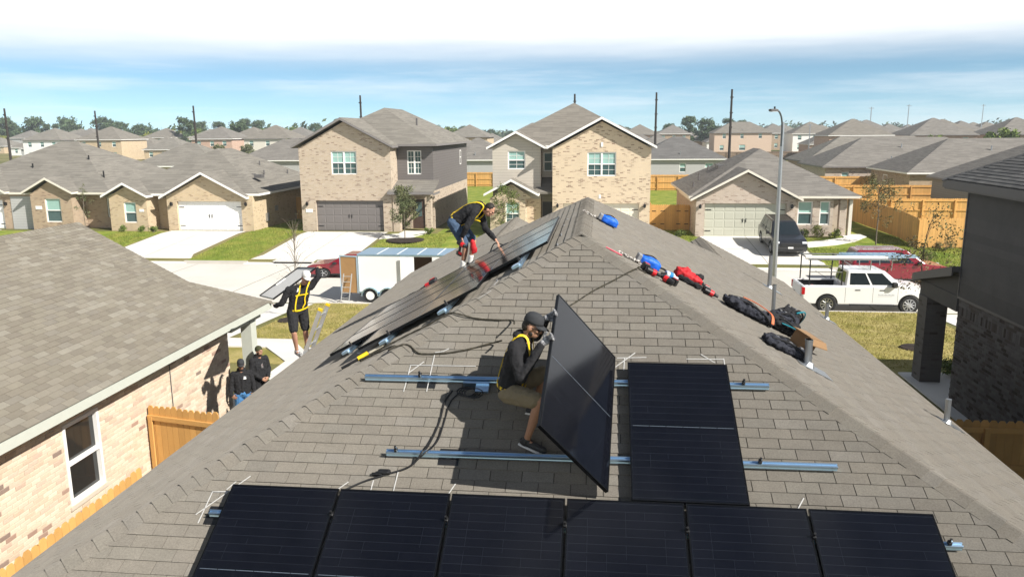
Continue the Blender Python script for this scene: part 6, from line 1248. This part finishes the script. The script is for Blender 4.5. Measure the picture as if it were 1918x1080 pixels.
q = MB(); p0 = V3((tx0, ty0 - .028, tz0))
for (a, b_) in ((0, .05), (.87, .92)): q.prism([p0 + dd * a, p0 + dd * b_, p0 + dd * b_ + V3((0, 0, 1.74)), p0 + dd * a + V3((0, 0, 1.74))], (0, -.012, 0))
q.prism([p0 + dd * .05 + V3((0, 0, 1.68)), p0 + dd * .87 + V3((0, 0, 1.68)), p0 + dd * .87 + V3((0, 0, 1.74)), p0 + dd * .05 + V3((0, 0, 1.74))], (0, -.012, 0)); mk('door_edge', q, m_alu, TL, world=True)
q = MB(); q.prism([(-8.37, ty0 - .016, tz0 + .15), (-8.95, ty0 - .10, tz0 + .15), (-8.95, ty0 - .10, tz1 - .1), (-8.37, ty0 - .016, tz1 - .1)], (-.01, -.03, 0)); mk('side_door', q, m_pw, TL, world=True)
for x in (-10.42, -9.58):
    for s in (-1, 1):
        y = ty0 - .02 if s < 0 else ty1 + .02; wl = link(bpy.data.objects.new('wheel', None)); wl.parent = TL; wl.location = V3((x, y, -.74 + .33)) - TL.location; q = MB(); q.lathe((0, -.1 * s, 0), (0, s, 0), [(0, .2), (0, .3), (.03, .33), (.17, .33), (.2, .3), (.2, .2)], 24); mk('tyre', q, m_tyre, wl); q = MB(); q.lathe((0, .06 * s, 0), (0, s, 0), [(0, .05), (.0, .19), (.05, .20), (.05, .17), (.043, .12), (.055, .06)], 20); mk('rim', q, m_white, wl)
q = MB()
for x in (-10.42, -9.58): q.prism([(x + .42 * math.cos(math.pi * i / 8), ty0 - .2, -.42 + .40 * math.sin(math.pi * i / 8)) for i in range(9)] + [(x + .36 * math.cos(math.pi * i / 8), ty0 - .2, -.42 + .35 * math.sin(math.pi * i / 8)) for i in range(8, -1, -1)], (0, .2, 0))
mk('fender', q, m_alu, TL, world=True); q = MB(); q.box(tx0, tx1, ty0 + .2, ty1 - .2, -.45, -.33); q.prism([(tx1, 35.2, -.4), (tx1 + 1.3, 35.6, -.4), (tx1, 36.0, -.4)], (0, 0, .1)); mk('chassis', q, m_black, TL, world=True)
ladder('short aluminium ladder leaning on the trailer\'s open plywood door', (-11.5, 34.1, -.60), (-11.45, 34.52, .60), (1, 0, 0), 5, wd=.38, mm=mat('ladder_grey', (.6, .6, .58), rough=.4, metal=.6))
ladder('long extension ladder with yellow feet leaning on the eave by the stepping worker', (-6.85, 14.66, .0), (-5.38, 14.66, 3.60), (0, 1, 0), 12, wd=.44, feet=True, mm=mat('ladder_alu', (.55, .56, .56), rough=.4, metal=.7))
# kerb inlet
q = MB(); q.box(-19.4, -16.9, KF - .10, KF + .75, -.60, -.555); P = thing('storm_drain', 'concrete kerb inlet with a black slot on the far side of the street', 'drain', (-18.1, KF, -.7)); mk('slab', q, m_concrete, P, world=True); q = MB(); q.box(-19.3, -17.0, KF - .155, KF - .10, -.73, -.602); mk('slot', q, m_black, P, world=True)
# street lamp
LM = thing('street_lamp', 'tall galvanised street lamp with a curved arm behind the roof', 'street lamp', (7.28, 33.0, -.6)); q = MB(); q.tube([(7.28, 33.0, -.6), (7.28, 33.0, 7.25)], [.115, .062], 12); mk('pole', q, mat('lamp_pole', (.45, .47, .50), rough=.35, var=.1, metal=.8), LM, world=True)
q = MB(); q.lathe((7.28, 33.0, -.61), (0, 0, 1), [(0, .22), (.04, .22), (.06, .14), (.25, .125)], 16); mk('base', q, m_steel, LM, world=True)
q = MB(); q.tube(smooth([V3((7.25, 32.95, 6.3)), V3((7.24, 32.9, 6.9)), V3((7.18, 32.8, 7.35)), V3((7.05, 32.65, 7.62)), V3((6.9, 32.5, 7.70))]), .035, 8); mk('arm', q, mat('lamp_arm', (.12, .14, .16), rough=.4, metal=.6), LM, world=True)
q = MB(); q.obox((6.75, 32.35, 7.70), V3((-.17, -.17, 0)), V3((.07, -.07, 0)), (0, 0, .05), .35); hd = mk('lamp_head', q, m_dktrim, LM, world=True); q = MB(); q.obox((6.75, 32.35, 7.645), V3((-.12, -.12, 0)), V3((.05, -.05, 0)), (0, 0, .008)); mk('lens', q, m_headl, hd, world=True); q = MB(); q.lathe((6.80, 32.40, 7.75), (0, 0, 1), [(0, .035), (.09, .035)], 8); mk('photocell', q, m_black, hd, world=True)
# utility poles
pl_spots = [(31, -101.9, 128, 11.4, 'behind the brown brick house roof'), (190, -100, 150, 11.5, 'beyond the brown brick roof, thinner'), (366, -74, 140, 11.9, 'beside the white two-storey house'), (662, -39.5, 130, 12.9, 'behind the dark sided house gable'), (1096, -4.2, 135, 12.9, 'behind the cream brick gable peak'), (1215, 9.6, 140, 13.2, 'right of the cream brick gable house'), (1340, 20.3, 128, 13.0, 'before the pinkish two-storey house'), (1847, 62.5, 120, 12.7, 'beyond the low grey roofs on the right')]
for px, x, y, h, w in pl_spots:
    P = thing('utility_pole', 'tall dark utility pole ' + w, 'pole', (x, y, 0), group='utility poles along the back street'); q = MB(); q.tube([(x, y, 0), (x, y, h)], [.24, .15], 8); mk('pole', q, m_pole, P, world=True); q = MB()
    for zz in (h * .55, h * .72, h * .9): q.box(x - .25, x + .25, y - .2, y - .12, zz, zz + .18)
    mk('bracket', q, m_pole, P, world=True)
for x, y, h in ((66, 205, 12), (82, 225, 13), (112, 250, 13.5), (48, 190, 8)):
    P = thing('utility_pole', 'thin far-off utility pole above the right-hand roofs', 'pole', (x, y, 0), group='thin far poles'); q = MB(); q.tube([(x, y, 0), (x, y, h)], [.16, .1], 6); mk('pole', q, m_steel, P, world=True); q = MB(); q.box(x - .6, x + .6, y - .05, y + .05, h - .4, h - .28); mk('crossarm', q, m_steel, P, world=True)
# ------------------------------------------------------------------ trees and shrubs
m_bark = mat('bark', (0.16, 0.13, 0.10), rough=0.95, var=0.3, scale=12); m_bark_d = mat('bark_dark', (0.045, 0.035, 0.028), rough=0.95, var=0.3, scale=12)
def leafm(nm, a, b): 
    mt = mat(nm, a, rough=0.75, var=0.15, scale=0.6, island=0.35, col2=b, spec=0.2)
    return mt
m_lf_dk = leafm('leaf_dark_pine', (0.055, 0.088, 0.042), (0.080, 0.115, 0.055)); m_lf_mid = leafm('leaf_mid_green', (0.105, 0.155, 0.032), (0.150, 0.195, 0.045)); m_lf_lt = leafm('leaf_spring', (0.19, 0.22, 0.045), (0.24, 0.25, 0.065)); m_lf_ol = leafm('leaf_olive', (0.105, 0.125, 0.058), (0.15, 0.15, 0.07)); m_lf_red = leafm('leaf_reddish', (0.16, 0.12, 0.06), (0.12, 0.13, 0.05)); m_lf_shrub = leafm('leaf_shrub', (0.085, 0.125, 0.026), (0.15, 0.17, 0.05))
def leaves(mb, cl, n, size, rnd, flat=.6):
    """leaf-sized faces around clump centres cl = [(centre, radius)]"""
    for (c, r) in cl:
        for _ in range(n):
            d = V3((rnd.gauss(0, 1), rnd.gauss(0, 1), rnd.gauss(0, 1) * flat)); d = d.normalized() * r * rnd.random() ** .45; p = c + d; a = V3((rnd.gauss(0, 1), rnd.gauss(0, 1), rnd.gauss(0, 1))).normalized(); b = a.orthogonal().normalized(); s = size * rnd.uniform(.6, 1.4); t = a.cross(b)
            mb.add([p - b * s, p - t * s * .45, p + b * s, p + t * s * .45], [(0, 1, 2, 3)])
def tree_meshes(h, cr, ch0, ncl, n, size, bark, leaf, seed, r0, flat=.6, cone=0.0, limb=7):
    """unit tree at the origin; returns (trunk mesh, crown mesh)"""
    rnd = random.Random(seed); tk = MB(); top = h * .9; bend = [V3((rnd.uniform(-.02, .02) * h * i / 4, rnd.uniform(-.02, .02) * h * i / 4, top * i / 4)) for i in range(5)]; tk.tube(bend, [r0, r0 * .8, r0 * .6, r0 * .4, r0 * .15], 7); cl = []
    for i in range(ncl):
        z = ch0 + (h - ch0) * rnd.random() ** .9; k = (z - ch0) / (h - ch0); rad = cr * (1 - cone * k) * math.sqrt(max(.05, 1 - (2 * k - 1) ** 2 * (.75 if cone == 0 else .2))); a = rnd.uniform(0, 6.28); q = rad * rnd.random() ** .5; cl.append((V3((math.cos(a) * q, math.sin(a) * q, z)), cr * rnd.uniform(.22, .42)))
    for c, r in cl[:limb]:
        z0 = max(ch0 * .7, c.z - cr * .6); z0 = min(z0, top * .9); tk.tube([V3((0, 0, z0)), V3((c.x * .5, c.y * .5, (z0 + c.z) / 2 + .03 * h)), c], [r0 * .35, r0 * .22, r0 * .06], 5)
    cw = MB(); leaves(cw, cl, n, size, rnd, flat); a, b = tk.mesh('trunk'), cw.mesh('crown', False); a.materials.append(bark); b.materials.append(leaf); return a, b
def tree(label, loc, meshes, s=1.0, rz=0.0, name='tree', group=None, cat='tree', sz=None):
    P = thing(name, label, cat, loc, rz, group); P.scale = (s, s, sz or s); mk('trunk', meshes[0], None, P); mk('crown', meshes[1], None, P); return P
# small street trees
tree('slim young green tree in the mulch bed before the dark sided house', (-12.9, 51.2, gz(51.2)), tree_meshes(3.5, .85, .9, 40, 90, .06, m_bark, m_lf_ol, 1, .035, 1.0), name='young_tree'); tree('young tree standing before the bay of the cream brick house', (-6.3, 51.6, gz(51.6)), tree_meshes(3.6, .95, 1.0, 28, 55, .06, m_bark, m_lf_shrub, 2, .03, 1.0), name='young_tree')
tree('young olive-green tree on the lawn right of the sage garage house', (17.2, 50.6, gz(50.6)), tree_meshes(4.2, 1.15, 1.4, 36, 60, .06, m_bark, m_lf_red, 3, .05, 1.0), name='young_tree'); tree('sparse young tree beside the lit brown brick wall', (-35.9, 51.4, gz(51.4)), tree_meshes(3.6, .55, 1.2, 16, 22, .045, m_bark, m_lf_ol, 4, .035, 1.0), name='young_tree')
tree('thin sapling with red-tinged leaves in front of the pickup truck', (10.5, 26.4, gz(26.4)), tree_meshes(4.6, .95, 2.0, 34, 40, .045, m_bark_d, m_lf_red, 5, .035, 1.0), name='sapling')
tree('nearly bare sapling on the lawn before the trailer', (-12.1, 30.0, gz(30.0)), tree_meshes(4.4, 1.1, 1.3, 40, 9, .022, m_bark, m_lf_ol, 6, .028, 1.0, limb=40), name='sapling')
q = MB(); q.lathe((-12.1, 29.2, gz(29.2) + .01), (0, 0, 1), [(0, .55), (.05, .5), (.07, .2)], 16); mk('mulch_ring', q, m_mulch, label='dark mulch ring on the lawn below the nearly bare sapling', cat='mulch', loc=(-12.1, 29.2, gz(29.2)), world=True)
q = MB(); q.lathe((10.5, 26.4, gz(26.4) + .01), (0, 0, 1), [(0, .5), (.05, .45), (.07, .2)], 16); mk('mulch_ring', q, m_mulch, label='dark mulch ring below the red-tinged sapling', cat='mulch', loc=(10.5, 26.4, gz(26.4)), world=True)
q = MB(); q.lathe((-12.8, 50.9, gz(50.9) + .02), (0, 0, 1), [(0, 1.3), (.05, 1.25), (.07, .8)], 18); q.v = [(p[0] * 1, p[1], p[2]) for p in q.v]; mk('mulch_bed', q, m_mulch, label='dark mulch bed around the slim tree by the grey garage', cat='mulch', loc=(-12.8, 50.9, gz(50.9)), world=True)
def bush(label, x, y, r, h, mm, seed, n=60, size=.05, group=None):
    rnd = random.Random(seed); z = gz(y); P = thing('shrub', label, 'shrub', (x, y, z), group=group); cl = [(V3((rnd.uniform(-.6, .6) * r, rnd.uniform(-.6, .6) * r, h * rnd.uniform(.25, .8))), r * rnd.uniform(.3, .5)) for _ in range(9)]; q = MB(); leaves(q, cl, n, size, rnd, 1.0); mk('foliage', q, mm, P, fix=False); q = MB()
    for c, _ in cl: q.tube([V3((0, 0, 0)), c], [.015, .006], 4)
    mk('stem', q, m_bark, P)
for i, (x, y, r, h, mm, lb) in enumerate(((13.2, 52.5, .45, .7, m_lf_shrub, 'low green shrub under the wide window of the sage garage house'), (14.2, 52.6, .5, .8, m_lf_lt, 'pale grassy shrub between the two windows of the sage garage house'), (15.2, 52.6, .45, .6, m_lf_shrub, 'low shrub at the porch of the sage garage house'), (-33.0, 53.3, .4, .5, m_lf_mid, 'low green shrub under the small gable window of the tan house'), (-34.3, 53.2, .4, .5, m_lf_mid, 'green shrub at the left corner of the small tan gable'), (-31.9, 53.1, .35, .5, m_lf_mid, 'green shrub beside the white garage door'), (-11.6, 52.9, .4, .6, m_lf_mid, 'round shrub at the porch pillar of the dark sided house'), (-9.3, 19.6, .45, .9, m_lf_mid, 'green shrub growing behind the brick corner by the porch column'), (20.6, 49.0, .7, .8, m_lf_red, 'reddish shrub in front of the corner fence'), (22.3, 48.9, .8, 1.0, m_lf_red, 'tall reddish shrub at the far end of the corner fence'), (19.0, 46.8, .6, .5, m_lf_shrub, 'green ground shrub on the lawn before the corner fence'), (5.4, 52.6, .5, .5, m_lf_shrub, 'tuft of greenery beside the cedar double gate'), (10.2, 22.7, .5, .5, m_lf_mid, 'shaded shrub at the foot of the porch pillar'))): bush(lb, x, y, r, h, mm, 50 + i)
# distant trees: individuals on the left, a far wood on the right
kinds = [('dark pine', tree_meshes(16, 4.6, 5, 40, 60, .50, m_bark_d, m_lf_dk, 21, .3, .7)), ('dense dark evergreen', tree_meshes(14, 6.0, 2.5, 48, 70, .6, m_bark_d, m_lf_dk, 22, .35, .7)), ('bright spring green', tree_meshes(11, 5.2, 1.5, 44, 70, .55, m_bark, m_lf_mid, 23, .28, .7)), ('pale yellow-green', tree_meshes(9.5, 4.8, 1.2, 42, 70, .5, m_bark, m_lf_lt, 24, .25, .7)), ('olive brown', tree_meshes(9, 4.2, 1.5, 36, 60, .5, m_bark, m_lf_ol, 25, .25, .7))]
rt = random.Random(31)
def put(k, x, y, s, where):
    tree('%s tree %s' % (kinds[k][0], where), (x, y, 0), kinds[k][1], s, rt.uniform(0, 6.28), group='trees beyond the far streets')
for i in range(17):      # dark wood edge on the left skyline
    x = -300 + i * 10.5 + rt.uniform(-3, 3); put(1 if rt.random() < .6 else 0, x, 345 + rt.uniform(-15, 25), (.90 if i < 9 else .72) * rt.uniform(.75, 1.1), 'in the wood edge beyond the far left streets')
for i in range(26): put(rt.choice((2, 3, 3, 2, 4)), -300 + i * 9.5 + rt.uniform(-3, 3), 326 + rt.uniform(-8, 8), rt.uniform(.5, .85), 'in front of the wood beyond the far left streets')
for i in range(22): put(rt.choice((0, 4, 1, 0, 2)), -95 + i * 9 + rt.uniform(-5, 5), 430 + rt.uniform(-20, 40), rt.uniform(.35, .6), 'scattered beyond the middle far streets')
for (x, y, s, k) in ((-24, 330, 1.0, 0), (-14, 335, .9, 0), (-19, 340, .95, 0), (33, 300, 1.15, 0), (40, 305, 1.2, 1), (47, 300, 1.05, 0), (53, 310, 1.0, 0), (26, 305, .9, 0), (-62, 300, .9, 0), (-74, 290, .8, 0), (-97, 290, 1.0, 0), (-152, 280, 1.25, 0), (-127, 270, 1.2, 1)): put(k, x, y, s * .6, 'standing tall above the far roofs')
for i in range(14): put(rt.choice((2, 4, 2)), 50 + i * 8 + rt.uniform(-3, 3), 178 + rt.uniform(-20, 20), rt.uniform(.35, .6), 'planted among the far right-hand houses')
for i in range(9): put(rt.choice((2, 4, 3)), -105 + i * 10 + rt.uniform(-3, 3), 186 + rt.uniform(-8, 8), rt.uniform(.3, .5), 'planted among the far left-hand houses')
fw = MB(); rw = random.Random(41)
for i in range(420):
    x = rw.uniform(-180, 620); y = rw.uniform(620, 700); h = rw.uniform(6, 13) * (1.0 if x > 120 else .7)
    leaves(fw, [(V3((x, y, h * rw.uniform(.3, .75))), h * .45) for _ in range(2)], 16, 1.5, rw, .8)
tag(mk('far_wood', fw, m_lf_dk, fix=False), 'dark line of far woodland along the horizon', 'woodland', kind='stuff')
fw = MB()
for i in range(300):
    x = rw.uniform(-520, -120); y = rw.uniform(372, 400); h = rw.uniform(7.5, 12.5); leaves(fw, [(V3((x, y, h * rw.uniform(.2, .75))), h * .45) for _ in range(2)], 18, 1.4, rw, .8)
tag(mk('far_wood', fw, m_lf_dk, fix=False), 'dark mass of woodland behind the left-hand tree line', 'woodland', kind='stuff')
# ------------------------------------------------------------------ thin air haze round the whole place
hz = MB(); hz.box(-760, 760, -70, 790, -1.9, 17.0)
hm = bpy.data.materials.new('haze_air'); hm.use_nodes = True; ht = hm.node_tree; ht.nodes.clear(); hv = ht.nodes.new('ShaderNodeVolumePrincipled'); hv.inputs['Density'].default_value = 0.00035; hv.inputs['Color'].default_value = (.84, .92, 1.0, 1); ho = ht.nodes.new('ShaderNodeOutputMaterial'); ht.links.new(hv.outputs[0], ho.inputs['Volume'])
tag(mk('haze', hz, hm), 'thin pale haze in the air over the neighbourhood', 'haze', kind='stuff')
